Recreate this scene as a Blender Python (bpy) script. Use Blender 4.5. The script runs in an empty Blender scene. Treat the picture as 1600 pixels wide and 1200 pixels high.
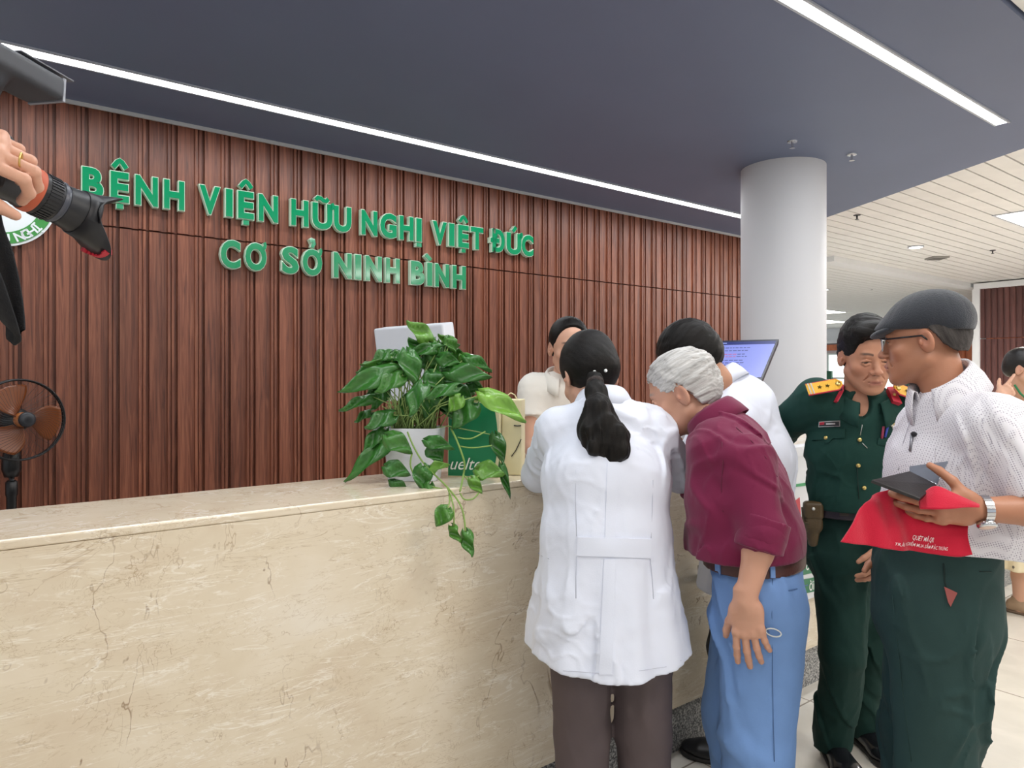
import bpy, math, random
import numpy as np
from mathutils import Vector, Matrix
PI = math.pi
SC = bpy.context.scene
COL = SC.collection
# ---------------------------------------------------------------- camera, sky, lights, exposure
FPX, HX, HY, CH = 1100.0, 800.0, 586.0, 1.47          # focal length in pixels, principal column, horizon row, eye height
cam = bpy.data.cameras.new('camera'); cam.sensor_width = 36.0; cam.lens = FPX/1600*36.0
cam.shift_y = (HY-600.0)/1600.0; cam.clip_start = .05; cam.clip_end = 200
co = bpy.data.objects.new('camera', cam); COL.objects.link(co)
co.location = (0, 0, CH); co.rotation_euler = (PI/2, 0, 0); SC.camera = co
w = bpy.data.worlds.new('daylight'); SC.world = w; w.use_nodes = True
w.node_tree.nodes['Background'].inputs[0].default_value = (.86, .93, 1, 1)
w.node_tree.nodes['Background'].inputs[1].default_value = 0.62
SC.view_settings.view_transform = 'Standard'; SC.view_settings.look = 'None'
SC.view_settings.gamma = 1; SC.view_settings.use_curve_mapping = False
SC.view_settings.exposure = 0.12
DS = np.array([.793, .609]); DN = np.array([-.609, .793])   # along the wall / towards the wall
def W(s, p, z=0.0):
    return (s*DS[0]+p*DN[0], s*DS[1]+p*DN[1], z)
HC = 2.95                                                    # ceiling height
def area_light(name, s, p, z, sx, sy, power, col=(1, .985, .97)):
    l = bpy.data.lights.new(name, 'AREA'); l.shape = 'RECTANGLE'; l.size = sx; l.size_y = sy; l.energy = power; l.color = col
    o = bpy.data.objects.new(name, l); COL.objects.link(o); o.location = W(s, p, z); o.rotation_euler = (0, 0, math.atan2(DS[1], DS[0]))
    return o
HALL_FILL = [(-1.2, -.5), (1.8, -.5), (4.8, -.5), (-1.2, -3.4), (1.8, -3.4), (4.8, -3.4), (7.8, -.5), (8.2, 2.2), (11.0, 2.0), (11.0, 6.5), (15.0, 4.0), (15.5, 8.5), (18.5, 6.5), (18.5, 10.0)]  # panel lamps added to brighten the hall, near and far
for (s_, p_) in HALL_FILL:
    area_light('hall_fill_light', s_, p_, HC-.03, 1.15, .55, 24 if s_ < 7 else (110 if s_ < 14 else 330))
LED_P = [(3.89, -1.1, 6.4), (1.525, -1.1, 4.79)]
for (p_, a_, b_) in LED_P:
    area_light('led_line_light', (a_+b_)/2, p_, HC-.02, b_-a_, .06, 42, (.95, .98, 1))

# ---------------------------------------------------------------- helpers
def lin(c):
    if isinstance(c, str): c = [int(c[i:i+2], 16) for i in (1, 3, 5)]
    return [((v/255)/12.92 if v/255 <= .04045 else ((v/255+.055)/1.055)**2.4) for v in c]
MATS = {}
def mat(name, color='#808080', rough=.6, metal=0., bump=None, var=None, attr=False, emit=None, trans=0., alpha=1., spec=.5, sheen=0., sss=0., coat=0.):
    """bump = (noise scale, strength, z-stretch); var = (noise scale, amount, z-stretch)"""
    if name in MATS: return MATS[name]
    m = bpy.data.materials.new(name); m.use_nodes = True; nt = m.node_tree; N = nt.nodes; L = nt.links
    b = N['Principled BSDF']; c = lin(color)
    b.inputs['Base Color'].default_value = (*c, 1); b.inputs['Roughness'].default_value = rough; b.inputs['Metallic'].default_value = metal
    b.inputs['Specular IOR Level'].default_value = spec; b.inputs['Transmission Weight'].default_value = trans; b.inputs['Alpha'].default_value = alpha
    b.inputs['Sheen Weight'].default_value = sheen; b.inputs['Coat Weight'].default_value = coat
    if sss: b.inputs['Subsurface Weight'].default_value = sss; b.inputs['Subsurface Scale'].default_value = .01; b.inputs['Subsurface Radius'].default_value = (1, .4, .25)
    if emit: b.inputs['Emission Color'].default_value = (*lin(emit[0]), 1); b.inputs['Emission Strength'].default_value = emit[1]
    tc = N.new('ShaderNodeTexCoord')
    src = None
    if attr:
        a = N.new('ShaderNodeAttribute'); a.attribute_name = 'Col'; L.new(a.outputs['Color'], b.inputs['Base Color']); src = a.outputs['Color']
    def noise(sc, st, det=4):
        mp = N.new('ShaderNodeMapping'); mp.inputs['Scale'].default_value = (1, 1, st); L.new(tc.outputs['Object'], mp.inputs['Vector'])
        n = N.new('ShaderNodeTexNoise'); n.inputs['Scale'].default_value = sc; n.inputs['Detail'].default_value = det; L.new(mp.outputs[0], n.inputs['Vector']); return n
    if var:
        n = noise(var[0], var[2] if len(var) > 2 else 1)
        hs = N.new('ShaderNodeHueSaturation'); hs.inputs['Color'].default_value = (*c, 1)
        if src: L.new(src, hs.inputs['Color'])
        mr = N.new('ShaderNodeMapRange'); mr.inputs['From Min'].default_value = .3; mr.inputs['From Max'].default_value = .7
        mr.inputs['To Min'].default_value = 1-var[1]; mr.inputs['To Max'].default_value = 1+var[1]
        L.new(n.outputs[0], mr.inputs[0]); L.new(mr.outputs[0], hs.inputs['Value']); L.new(hs.outputs[0], b.inputs['Base Color'])
    if bump:
        n = noise(bump[0], bump[2] if len(bump) > 2 else 1)
        bp = N.new('ShaderNodeBump'); bp.inputs['Strength'].default_value = bump[1]; bp.inputs['Distance'].default_value = .01
        L.new(n.outputs[0], bp.inputs['Height']); L.new(bp.outputs[0], b.inputs['Normal'])
    MATS[name] = m
    return m
def mesh_obj(name, V, F, m=None, parent=None, smooth=False, cols=None, crease=None):
    me = bpy.data.meshes.new(name)
    V = np.asarray(V, dtype=np.float32).reshape(-1, 3)
    if isinstance(F, np.ndarray):
        nf, k = F.shape
        me.vertices.add(len(V)); me.vertices.foreach_set('co', V.ravel())
        me.loops.add(nf*k); me.loops.foreach_set('vertex_index', F.astype(np.int32).ravel())
        me.polygons.add(nf); me.polygons.foreach_set('loop_start', np.arange(0, nf*k, k, dtype=np.int32))
        me.update(calc_edges=True); me.validate()
    else:
        me.from_pydata([tuple(map(float, v)) for v in V], [], F); me.update()
    if smooth: me.polygons.foreach_set('use_smooth', np.ones(len(me.polygons), dtype=bool))
    if cols is not None:
        a = me.color_attributes.new('Col', 'FLOAT_COLOR', 'POINT')
        a.data.foreach_set('color', np.concatenate([cols, np.ones((len(cols), 1))], 1).astype(np.float32).ravel())
    if m is not None:
        for mm in (m if isinstance(m, (list, tuple)) else [m]): me.materials.append(mm)
    o = bpy.data.objects.new(name, me); COL.objects.link(o)
    if parent is not None: o.parent = parent
    return o
def tag(o, label, cat, group=None, kind=None):
    if label: o['label'] = label
    if cat: o['category'] = cat
    if group: o['group'] = group
    if kind: o['kind'] = kind
    return o
def thing(name, label, cat, group=None):
    o = bpy.data.objects.new(name, None); COL.objects.link(o); o.empty_display_size = .05
    return tag(o, label, cat, group)
def struct(o): o['kind'] = 'structure'; return o
def solid(o, t, off=0.):
    m = o.modifiers.new('solid', 'SOLIDIFY'); m.thickness = t; m.offset = off; return o
def bevel(o, wd=.003, seg=2):
    m = o.modifiers.new('bevel', 'BEVEL'); m.width = wd; m.segments = seg; m.limit_method = 'ANGLE'; return o
class MB:
    """collects simple solids into one mesh"""
    def __init__(s): s.V = []; s.F = []
    def add(s, V, F):
        n = len(s.V); s.V += [tuple(v) for v in V]; s.F += [[i+n for i in f] for f in F]; return s
    def hexa(s, c8): return s.add(c8, [[0, 3, 2, 1], [4, 5, 6, 7], [0, 1, 5, 4], [1, 2, 6, 5], [2, 3, 7, 6], [3, 0, 4, 7]])
    def box(s, lo, hi, tf=lambda x, y, z: (x, y, z)):
        (a, b, c), (d, e, f) = lo, hi
        return s.hexa([tf(*q) for q in ((a, b, c), (d, b, c), (d, e, c), (a, e, c), (a, b, f), (d, b, f), (d, e, f), (a, e, f))])
    def wbox(s, s0, s1, p0, p1, z0, z1): return s.box((s0, p0, z0), (s1, p1, z1), W)
    def tube(s, pts, r, n=10, closed=False):
        pts = [np.array(p, float) for p in pts]; rr = r if isinstance(r, (list, tuple)) else [r]*len(pts)
        rings = []; up = None
        for i, p in enumerate(pts):
            a = pts[(i-1) % len(pts)] if (closed or i > 0) else p; b = pts[(i+1) % len(pts)] if (closed or i < len(pts)-1) else p
            t = b-a; t = t/(np.linalg.norm(t)+1e-9)
            if up is None:
                up = np.array([0, 0, 1.]) if abs(t[2]) < .9 else np.array([1., 0, 0])
            x = np.cross(up, t); x /= np.linalg.norm(x)+1e-9; y = np.cross(t, x); up = y
            rings.append([p+rr[i]*(math.cos(2*PI*j/n)*x+math.sin(2*PI*j/n)*y) for j in range(n)])
        V = [v for rg in rings for v in rg]; F = []
        m = len(rings)
        for i in range(m if closed else m-1):
            for j in range(n):
                k = (i+1) % m
                F.append([i*n+j, i*n+(j+1) % n, k*n+(j+1) % n, k*n+j])
        if not closed: F.append(list(range(n))[::-1]); F.append([(m-1)*n+j for j in range(n)])
        return s.add(V, F)
    def lathe(s, prof, c=(0, 0, 0), ax=(0, 0, 1), n=32):
        ax = np.array(ax, float); ax /= np.linalg.norm(ax); u = np.cross(ax, [0, 0, 1] if abs(ax[2]) < .9 else [1, 0, 0]); u /= np.linalg.norm(u); v = np.cross(ax, u); c = np.array(c, float)
        V = []; F = []
        for (r, h) in prof:
            for j in range(n): V.append(c+ax*h+r*(math.cos(2*PI*j/n)*u+math.sin(2*PI*j/n)*v))
        for i in range(len(prof)-1):
            for j in range(n): F.append([i*n+j, i*n+(j+1) % n, (i+1)*n+(j+1) % n, (i+1)*n+j])
        F.append(list(range(n))[::-1]); F.append([(len(prof)-1)*n+j for j in range(n)])
        return s.add(V, F)
    def build(s, name, m, parent=None, smooth=False): return mesh_obj(name, s.V, s.F, m, parent, smooth)
def auto(o, ang=40):
    o.data.polygons.foreach_set('use_smooth', np.ones(len(o.data.polygons), dtype=bool))
    m = o.modifiers.new('split', 'EDGE_SPLIT'); m.split_angle = math.radians(ang); return o
def Pt(px, py, Z):
    """the world point that lies Z metres away along the view through a place in the photograph"""
    return np.array([(px-HX)*Z/FPX, Z, CH-(py-HY)*Z/FPX])
def unit(v): v = np.array(v, float); return v/(np.linalg.norm(v)+1e-12)
def text_geo(body, size=1., offset=0., extrude=0., shear=0., align='LEFT'):
    c = bpy.data.curves.new('t', 'FONT'); c.body = body; c.size = size; c.offset = offset; c.extrude = extrude; c.shear = shear; c.align_x = align; c.resolution_u = 4
    o = bpy.data.objects.new('t', c); COL.objects.link(o); bpy.context.view_layer.update()
    me = o.evaluated_get(bpy.context.evaluated_depsgraph_get()).to_mesh()
    V = np.array([v.co[:] for v in me.vertices], float).reshape(-1, 3); F = [list(p.vertices) for p in me.polygons]
    o.to_mesh_clear(); bpy.data.objects.remove(o); bpy.data.curves.remove(c)
    return V, F

# ---------------------------------------------------------------- distance-field modelling (bodies and clothes)
f4 = np.float32
class S:
    def __init__(s): s.o = []
    def add(s, f, lo, hi, k, mode):
        lo = None if lo is None else np.asarray(lo, f4); hi = None if hi is None else np.asarray(hi, f4)
        s.o.append((f, lo, hi, k, mode)); return s
    def cap(s, a, b, ra, rb=None, k=.01, mode=1, flat=False, flata=False):
        a = np.asarray(a, f4); b = np.asarray(b, f4); rb = ra if rb is None else rb; ab = b-a; l2 = float(ab@ab)+1e-9; ln = math.sqrt(l2)
        def f(P):
            q = P-a; t0 = (q@ab)/l2; t = np.clip(t0, 0, 1); r = ra+(rb-ra)*t
            d = np.sqrt(((q-t[:, None]*ab)**2).sum(1))-r
            if flat: d = np.maximum(d, (t0-1)*ln)
            if flata: d = np.maximum(d, -t0*ln)
            return d
        R = max(ra, rb); return s.add(f, np.minimum(a, b)-R, np.maximum(a, b)+R, k, mode)
    def chain(s, pts, rs, k=.02):
        for i in range(len(pts)-1): s.cap(pts[i], pts[i+1], rs[i], rs[i+1], k)
        return s
    def ecap(s, a, b, L, wa, da, wb, db, k=.03, mode=1, end=1.):
        a = np.asarray(a, f4); b = np.asarray(b, f4); ab = b-a; ln = float(np.linalg.norm(ab))+1e-9; ax = ab/ln
        L = np.asarray(L, f4); L = L-ax*(L@ax); L = L/np.linalg.norm(L); D = np.cross(ax, L)
        def f(P):
            q = P-a; t0 = (q@ax)/ln; t = np.clip(t0, 0, 1); w_ = wa+(wb-wa)*t; d_ = da+(db-da)*t
            mn = np.minimum(w_, d_); e = (t0-t)*ln
            return (np.sqrt(((q@L)/w_)**2+((q@D)/d_)**2+(e/(mn*end))**2)-1)*mn
        R = max(wa, wb, da, db); return s.add(f, np.minimum(a, b)-R, np.maximum(a, b)+R, k, mode)
    def ell(s, c, r, R=None, k=.01, mode=1):
        c = np.asarray(c, f4); r = np.asarray(r, f4); R = None if R is None else np.asarray(R, f4); mn = float(r.min())
        def f(P):
            q = P-c
            if R is not None: q = q@R
            k0 = np.sqrt(((q/r)**2).sum(1)); k1 = np.sqrt(((q/(r*r))**2).sum(1))+1e-9
            return k0*(k0-1)/k1
        m = float(r.max()); return s.add(f, c-m, c+m, k, mode)
    def box(s, c, h, R=None, rd=.005, k=.005, mode=1):
        c = np.asarray(c, f4); h = np.asarray(h, f4)-rd; R = None if R is None else np.asarray(R, f4)
        def f(P):
            q = P-c
            if R is not None: q = q@R
            q = np.abs(q)-h
            return np.sqrt((np.maximum(q, 0)**2).sum(1))+np.minimum(q.max(1), 0)-rd
        m = float(np.linalg.norm(h))+rd; return s.add(f, c-m, c+m, k, mode)
    def sub(s, g, c, R, rad, k=.01, sc=1.):
        c = np.asarray(c, f4); R = np.asarray(R, f4)
        def f(P): return g.ev(((P-c)@R)/f4(sc))*f4(sc)
        return s.add(f, c-rad, c+rad, k, 1)
    def fn(s, f): return s.add(f, None, None, 0, 0)
    def cut(s, pt, n, k=0.):
        pt = np.asarray(pt, f4); n = np.asarray(unit(n), f4)
        def f(P, d):
            e = (P-pt)@n
            return np.maximum(d, e)
        return s.fn(f)
    def ev(s, P):
        P = np.asarray(P, f4); d = np.full(len(P), .15, f4)
        for (f, lo, hi, k, mode) in s.o:
            if lo is None: d = f(P, d).astype(f4); continue
            mg = .07+k
            ix = np.nonzero(((P > lo-mg) & (P < hi+mg)).all(1))[0]
            if not len(ix): continue
            v = f(P[ix]).astype(f4); e = d[ix]
            if mode == 1:
                if k > 0:
                    h = np.clip(.5+.5*(e-v)/k, 0, 1); e = e+(v-e)*h-k*h*(1-h)
                else: e = np.minimum(e, v)
            else:
                v = -v
                if k > 0:
                    h = np.clip(.5-.5*(e-v)/k, 0, 1); e = e+(v-e)*h+k*h*(1-h)
                else: e = np.maximum(e, v)
            d[ix] = e
        return d
    def bounds(s, mg=.03):
        L = [o[1] for o in s.o if o[1] is not None and o[4] == 1]; H = [o[2] for o in s.o if o[1] is not None and o[4] == 1]
        return np.min(L, 0)-mg, np.max(H, 0)+mg
def axis(lo, hi, h, zones):
    x = [lo]
    while x[-1] < hi or (len(x)-1) % 4:
        st = h
        for (a, b, hh) in zones:
            if a-hh*2 < x[-1] < b: st = min(st, hh)
        x.append(x[-1]+st)
    return np.array(x, f4)
def surface(sd, h=.007, zones=(), lo=None, hi=None):
    """zones: (centre, half size, spacing)"""
    bl, bh = sd.bounds(); lo = bl if lo is None else np.maximum(bl, lo); hi = bh if hi is None else np.minimum(bh, hi)
    ax = [axis(float(lo[i]), float(hi[i]), h, [(c[i]-(r if np.isscalar(r) else r[i]), c[i]+(r if np.isscalar(r) else r[i]), hh) for (c, r, hh) in zones]) for i in range(3)]
    X, Y, Z = ax; n = [len(a) for a in ax]
    def pts(x, y, z):
        g = np.empty((len(x), len(y), len(z), 3), f4); g[..., 0] = x[:, None, None]; g[..., 1] = y[None, :, None]; g[..., 2] = z; return g
    cx, cy, cz = X[::4], Y[::4], Z[::4]
    C = sd.ev(pts(cx, cy, cz).reshape(-1, 3)).reshape(len(cx), len(cy), len(cz))
    mn = np.full([len(a)-1 for a in (cx, cy, cz)], 9., f4)
    for i in (0, 1):
        for j in (0, 1):
            for k in (0, 1):
                mn = np.minimum(mn, np.abs(C[i:i+mn.shape[0], j:j+mn.shape[1], k:k+mn.shape[2]]))
    dg = np.sqrt(np.diff(cx)[:, None, None]**2+np.diff(cy)[None, :, None]**2+np.diff(cz)**2)
    blk = mn < dg*.95+.004
    M = np.zeros(n, bool)
    rep = np.repeat(np.repeat(np.repeat(blk, 4, 0), 4, 1), 4, 2)
    a, b, c = rep.shape
    for i in (0, 1):
        for j in (0, 1):
            for k in (0, 1): M[i:i+a, j:j+b, k:k+c] |= rep
    D = np.repeat(np.repeat(np.repeat(C, 4, 0), 4, 1), 4, 2)[:n[0], :n[1], :n[2]].copy()
    ii = np.nonzero(M)
    if len(ii[0]):
        Pq = np.stack([X[ii[0]], Y[ii[1]], Z[ii[2]]], 1); out = np.empty(len(Pq), f4)
        for q in range(0, len(Pq), 400000): out[q:q+400000] = sd.ev(Pq[q:q+400000])
        D[ii] = out
    B = D < 0
    B[0] = B[-1] = False; B[:, 0] = B[:, -1] = False; B[:, :, 0] = B[:, :, -1] = False
    D = np.where(B, np.minimum(D, -1e-6), np.maximum(D, 1e-6))
    cnt = np.zeros([m-1 for m in n], np.int8)
    for i in (0, 1):
        for j in (0, 1):
            for k in (0, 1): cnt += B[i:n[0]-1+i, j:n[1]-1+j, k:n[2]-1+k]
    act = np.argwhere((cnt > 0) & (cnt < 8))
    vid = np.full(cnt.shape, -1, np.int32); vid[act[:, 0], act[:, 1], act[:, 2]] = np.arange(len(act))
    offs = [(i, j, k) for i in (0, 1) for j in (0, 1) for k in (0, 1)]
    cv = np.stack([D[act[:, 0]+o[0], act[:, 1]+o[1], act[:, 2]+o[2]] for o in offs], 1)
    cp = np.stack([np.stack([X[act[:, 0]+o[0]], Y[act[:, 1]+o[1]], Z[act[:, 2]+o[2]]], 1) for o in offs], 1)
    acc = np.zeros((len(act), 3)); num = np.zeros(len(act))
    for u in range(8):
        for v in range(u+1, 8):
            if sum(abs(offs[u][q]-offs[v][q]) for q in range(3)) != 1: continue
            s_ = (cv[:, u] < 0) != (cv[:, v] < 0); t = cv[:, u]/(cv[:, u]-cv[:, v]+1e-12)
            p = cp[:, u]+t[:, None]*(cp[:, v]-cp[:, u]); acc[s_] += p[s_]; num[s_] += 1
    V = acc/num[:, None]
    Fs = []
    for A in range(3):
        sl = [slice(1, n[q]-1) for q in range(3)]; sl2 = list(sl); sl[A] = slice(0, n[A]-1); sl2[A] = slice(1, n[A])
        b0 = B[tuple(sl)]; b1 = B[tuple(sl2)]; e = np.argwhere(b0 != b1)
        if not len(e): continue
        st = b0[e[:, 0], e[:, 1], e[:, 2]]
        e = e+np.array([0 if q == A else 1 for q in range(3)])
        u, v = [(1, 2), (2, 0), (0, 1)][A]; du = np.zeros(3, int); dv = np.zeros(3, int); du[u] = 1; dv[v] = 1
        q4 = [e-du-dv, e-dv, e, e-du]
        Q = np.stack([vid[q[:, 0], q[:, 1], q[:, 2]] for q in q4], 1)
        Q[~st] = Q[~st][:, ::-1]; Fs.append(Q)
    F = np.concatenate(Fs); F = F[(F >= 0).all(1)]
    return V, F
def sdf_obj(name, sd, m, parent=None, h=.007, zones=(), colf=None, lo=None, hi=None):
    V, F = surface(sd, h*RES, [(c, r, hh*RES) for (c, r, hh) in zones], lo, hi)
    return mesh_obj(name, V, F, m, parent, True, colf(V) if colf else None)
RES = 1.0
def wr(P, seed, f, n=5):
    r = np.random.RandomState(seed); out = 0
    for _ in range(n):
        k = unit(r.randn(3))*f*r.uniform(.6, 1.5); k2 = unit(r.randn(3))*f*.5
        out = out+np.sin(P@k.astype(f4)+1.6*np.sin(P@k2.astype(f4)+r.uniform(0, 6))+r.uniform(0, 6))
    return out/n
SKEW = np.array([[.9, .2, .35], [-.2, .9, .3], [-.25, -.25, .75]], f4)
def wrinkles(sd, seed, amp=.004, f=45., fine=.0):
    def g(P, d):
        near = np.abs(d) < .05
        if near.any():
            q = P[near]; q2 = q*np.array([1, 1, .62], f4); q3 = q@SKEW
            v = wr(q2, seed, f*1.1, 4); u = wr(q3, seed+5, f*1.9, 4); g_ = np.clip(.5+wr(q, seed+7, f*.55, 3)*1.1, .12, 1)
            d = d.copy(); d[near] = d[near]+amp*(.55*v-.75*np.exp(-(v/.13)**2)*g_+.45*np.exp(-((v-.25)/.16)**2)*g_)+amp*g_*(.25*u-.38*np.exp(-(u/.12)**2))+(fine*wr(q, seed+9, f*4) if fine else 0)
        return d
    return sd.fn(g)
def trace(sd, px, z0):
    """where the views through photo places meet a surface, with normals"""
    px = np.asarray(px, float).reshape(-1, 2)
    R = np.stack([(px[:, 0]-HX)/FPX, np.ones(len(px)), -(px[:, 1]-HY)/FPX], 1); nr = np.linalg.norm(R, axis=1)
    t = np.full(len(px), z0); O = np.array([0, 0, CH])
    for _ in range(70):
        d = sd.ev(O+R*t[:, None]); t = t+np.clip(d, -.03, .03)/nr*.6
        if np.abs(d).max() < 2e-4: break
    p = O+R*t[:, None]; e = .003
    g = np.stack([sd.ev(p+e*np.eye(3)[i])-sd.ev(p-e*np.eye(3)[i]) for i in range(3)], 1)
    return p, g/(np.linalg.norm(g, axis=1, keepdims=True)+1e-9)
def patch(name, sd, quad, z0, m, parent, t=.003, nu=6, nv=6, lift=.001, label=None):
    """a thin piece of cloth or metal lying on a garment's surface (quad: four corners seen in the photo)"""
    q = np.array(quad, float); uv = [(u/nu, v/nv) for v in range(nv+1) for u in range(nu+1)]
    pp = [((1-u)*(1-v)*q[0]+u*(1-v)*q[1]+u*v*q[2]+(1-u)*v*q[3]) for (u, v) in uv]
    p, nr = trace(sd, pp, z0)
    nr = nr+nr.mean(0)*.6; nr = nr/np.linalg.norm(nr, axis=1, keepdims=True)
    top = p+nr*(lift+t); bot = p-nr*.004; n = len(p); w_ = nu+1
    F = []
    for v in range(nv):
        for u in range(nu):
            a = v*w_+u; F.append([a, a+w_, a+w_+1, a+1]); F.append([n+a, n+a+1, n+a+w_+1, n+a+w_])
    rim = [u for u in range(w_)]+[v*w_+nu for v in range(1, nv+1)]+[nv*w_+u for u in range(nu-1, -1, -1)]+[v*w_ for v in range(nv-1, 0, -1)]
    for i in range(len(rim)):
        a, b = rim[i], rim[(i+1) % len(rim)]; F.append([a, b, n+b, n+a])
    o = mesh_obj(name, np.concatenate([top, bot]), F, m, parent, False)
    auto(o, 50)
    if label: o['label'] = label
    return o
def stud(name, sd, px, z0, r, m, parent, h=.003, label=None):
    p, nr = trace(sd, [px], z0)
    b = MB().lathe([(r*.9, -.003), (r, 0), (r, h*.6), (r*.75, h), (r*.2, h*1.15)], p[0], nr[0], 14)
    o = b.build(name, m, parent, True)
    if label: o['label'] = label
    return o
def strand(name, sd, pxs, z0, r, m, parent, lift=0., label=None):
    p, nr = trace(sd, pxs, z0)
    o = MB().tube([a+b*(lift+r*.4) for a, b in zip(p, nr)], r, 6).build(name, m, parent, True)
    if label: o['label'] = label
    return o
# ---------------------------------------------------------------- the setting
def node_mat(name):
    m = bpy.data.materials.new(name); m.use_nodes = True
    return m, m.node_tree.nodes, m.node_tree.links, m.node_tree.nodes['Principled BSDF']
def ramp(N, stops):
    r = N.new('ShaderNodeValToRGB'); e = r.color_ramp.elements
    while len(e) < len(stops): e.new(.5)
    for x, (p, c) in zip(e, stops): x.position = p; x.color = (*lin(c), 1)
    return r
def wood_mat(name, c0, c1, c2):
    m, N, L, b = node_mat(name)
    tc = N.new('ShaderNodeTexCoord'); mp = N.new('ShaderNodeMapping'); mp.inputs['Scale'].default_value = (1, 1, .045); L.new(tc.outputs['Object'], mp.inputs[0])
    n = N.new('ShaderNodeTexNoise'); n.inputs['Scale'].default_value = 60; n.inputs['Detail'].default_value = 6; n.inputs['Distortion'].default_value = 1.2; L.new(mp.outputs[0], n.inputs['Vector'])
    r = ramp(N, [(.3, c0), (.5, c1), (.72, c2)]); L.new(n.outputs[0], r.inputs[0])
    mp2 = N.new('ShaderNodeMapping'); mp2.inputs['Scale'].default_value = (7, 7, .5); L.new(tc.outputs['Object'], mp2.inputs[0])
    n2 = N.new('ShaderNodeTexNoise'); n2.inputs['Scale'].default_value = 1.; n2.inputs['Detail'].default_value = 1; L.new(mp2.outputs[0], n2.inputs['Vector'])
    h = N.new('ShaderNodeHueSaturation'); mr = N.new('ShaderNodeMapRange'); mr.inputs[1].default_value = .3; mr.inputs[2].default_value = .7; mr.inputs[3].default_value = .8; mr.inputs[4].default_value = 1.2
    L.new(n2.outputs[0], mr.inputs[0]); L.new(mr.outputs[0], h.inputs['Value']); L.new(r.outputs[0], h.inputs['Color']); L.new(h.outputs[0], b.inputs['Base Color'])
    bp = N.new('ShaderNodeBump'); bp.inputs['Strength'].default_value = .12; bp.inputs['Distance'].default_value = .004; L.new(n.outputs[0], bp.inputs['Height']); L.new(bp.outputs[0], b.inputs['Normal'])
    b.inputs['Roughness'].default_value = .42
    return m
WOOD = wood_mat('brown_wood', '#5a3022', '#7a4632', '#915a42')
WOOD_R = wood_mat('dark_red_wood', '#4a2c28', '#5d3934', '#6a443e')
WOOD_O = wood_mat('orange_wood', '#a85630', '#c06a40', '#cf7d52')
def marble_mat():
    m, N, L, b = node_mat('beige_marble')
    tc = N.new('ShaderNodeTexCoord'); mp = N.new('ShaderNodeMapping'); mp.inputs['Scale'].default_value = (1, 1, 1.7); mp.inputs['Rotation'].default_value = (0, 0, -.655); L.new(tc.outputs['Object'], mp.inputs[0])
    def noise(sc, det=6, dist=0., rough=.55):
        n = N.new('ShaderNodeTexNoise'); n.inputs['Scale'].default_value = sc; n.inputs['Detail'].default_value = det; n.inputs['Distortion'].default_value = dist; n.inputs['Roughness'].default_value = rough
        L.new(mp.outputs[0], n.inputs['Vector']); return n
    base = noise(3.2, 8, .6); r = ramp(N, [(.3, '#d8c7ae'), (.47, '#dfd1b9'), (.6, '#e4d7c1'), (.75, '#eae0cf')]); L.new(base.outputs[0], r.inputs[0])
    def vein(sc, wid, dist, col, amt, prev, rough=.6, mpn=None, gate0=.46):
        n = noise(sc, 5, dist, rough)
        if mpn: L.new(mpn.outputs[0], n.inputs['Vector'])
        s_ = N.new('ShaderNodeMath'); s_.operation = 'SUBTRACT'; L.new(n.outputs[0], s_.inputs[0]); s_.inputs[1].default_value = .5
        a = N.new('ShaderNodeMath'); a.operation = 'ABSOLUTE'; L.new(s_.outputs[0], a.inputs[0])
        mr = N.new('ShaderNodeMapRange'); mr.inputs[1].default_value = 0; mr.inputs[2].default_value = wid; mr.inputs[3].default_value = amt; mr.inputs[4].default_value = 0; L.new(a.outputs[0], mr.inputs[0])
        gate = noise(sc*.9+1.3, 2, 0.); g2 = N.new('ShaderNodeMapRange'); g2.inputs[1].default_value = gate0; g2.inputs[2].default_value = gate0+.14; L.new(gate.outputs[0], g2.inputs[0])
        mu = N.new('ShaderNodeMath'); mu.operation = 'MULTIPLY'; L.new(mr.outputs[0], mu.inputs[0]); L.new(g2.outputs[0], mu.inputs[1])
        mx = N.new('ShaderNodeMix'); mx.data_type = 'RGBA'; L.new(mu.outputs[0], mx.inputs[0]); L.new(prev, mx.inputs[6]); mx.inputs[7].default_value = (*lin(col), 1)
        return mx.outputs[2]
    hz = N.new('ShaderNodeMapping'); hz.inputs['Scale'].default_value = (.55, .55, 3.4); hz.inputs['Rotation'].default_value = (.12, .1, 0); L.new(tc.outputs['Object'], hz.inputs[0])
    vt = N.new('ShaderNodeMapping'); vt.inputs['Scale'].default_value = (1.25, 1.25, .8); vt.inputs['Rotation'].default_value = (.25, -.2, 0); L.new(tc.outputs['Object'], vt.inputs[0])
    c = vein(1.7, .0042, .5, '#86684a', .85, r.outputs[0], .62, vt, .47)
    c = vein(4.2, .016, 1.3, '#f4ede0', .75, c, .6, hz, .40)
    c = vein(6.0, .010, 1.6, '#b39a76', .6, c, .62, hz, .42)
    c = vein(9., .012, 2.2, '#b8a17e', .55, c, .6, None, .44)
    c = vein(8.0, .014, 1.2, '#f6f0e6', .6, c, .65, hz, .46)
    c = vein(3.4, .006, .9, '#a08360', .6, c, .64, vt, .5)
    L.new(c, b.inputs['Base Color']); b.inputs['Roughness'].default_value = .16
    return m
MARBLE = marble_mat()
def granite_mat():
    m, N, L, b = node_mat('grey_granite'); tc = N.new('ShaderNodeTexCoord')
    v = N.new('ShaderNodeTexNoise'); v.inputs['Scale'].default_value = 130; v.inputs['Detail'].default_value = 3; L.new(tc.outputs['Object'], v.inputs['Vector'])
    r = ramp(N, [(.36, '#3c3c3e'), (.5, '#7c7c7c'), (.62, '#b9b7b3')]); L.new(v.outputs[0], r.inputs[0]); L.new(r.outputs[0], b.inputs['Base Color']); b.inputs['Roughness'].default_value = .3
    return m
GRANITE = granite_mat()
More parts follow.
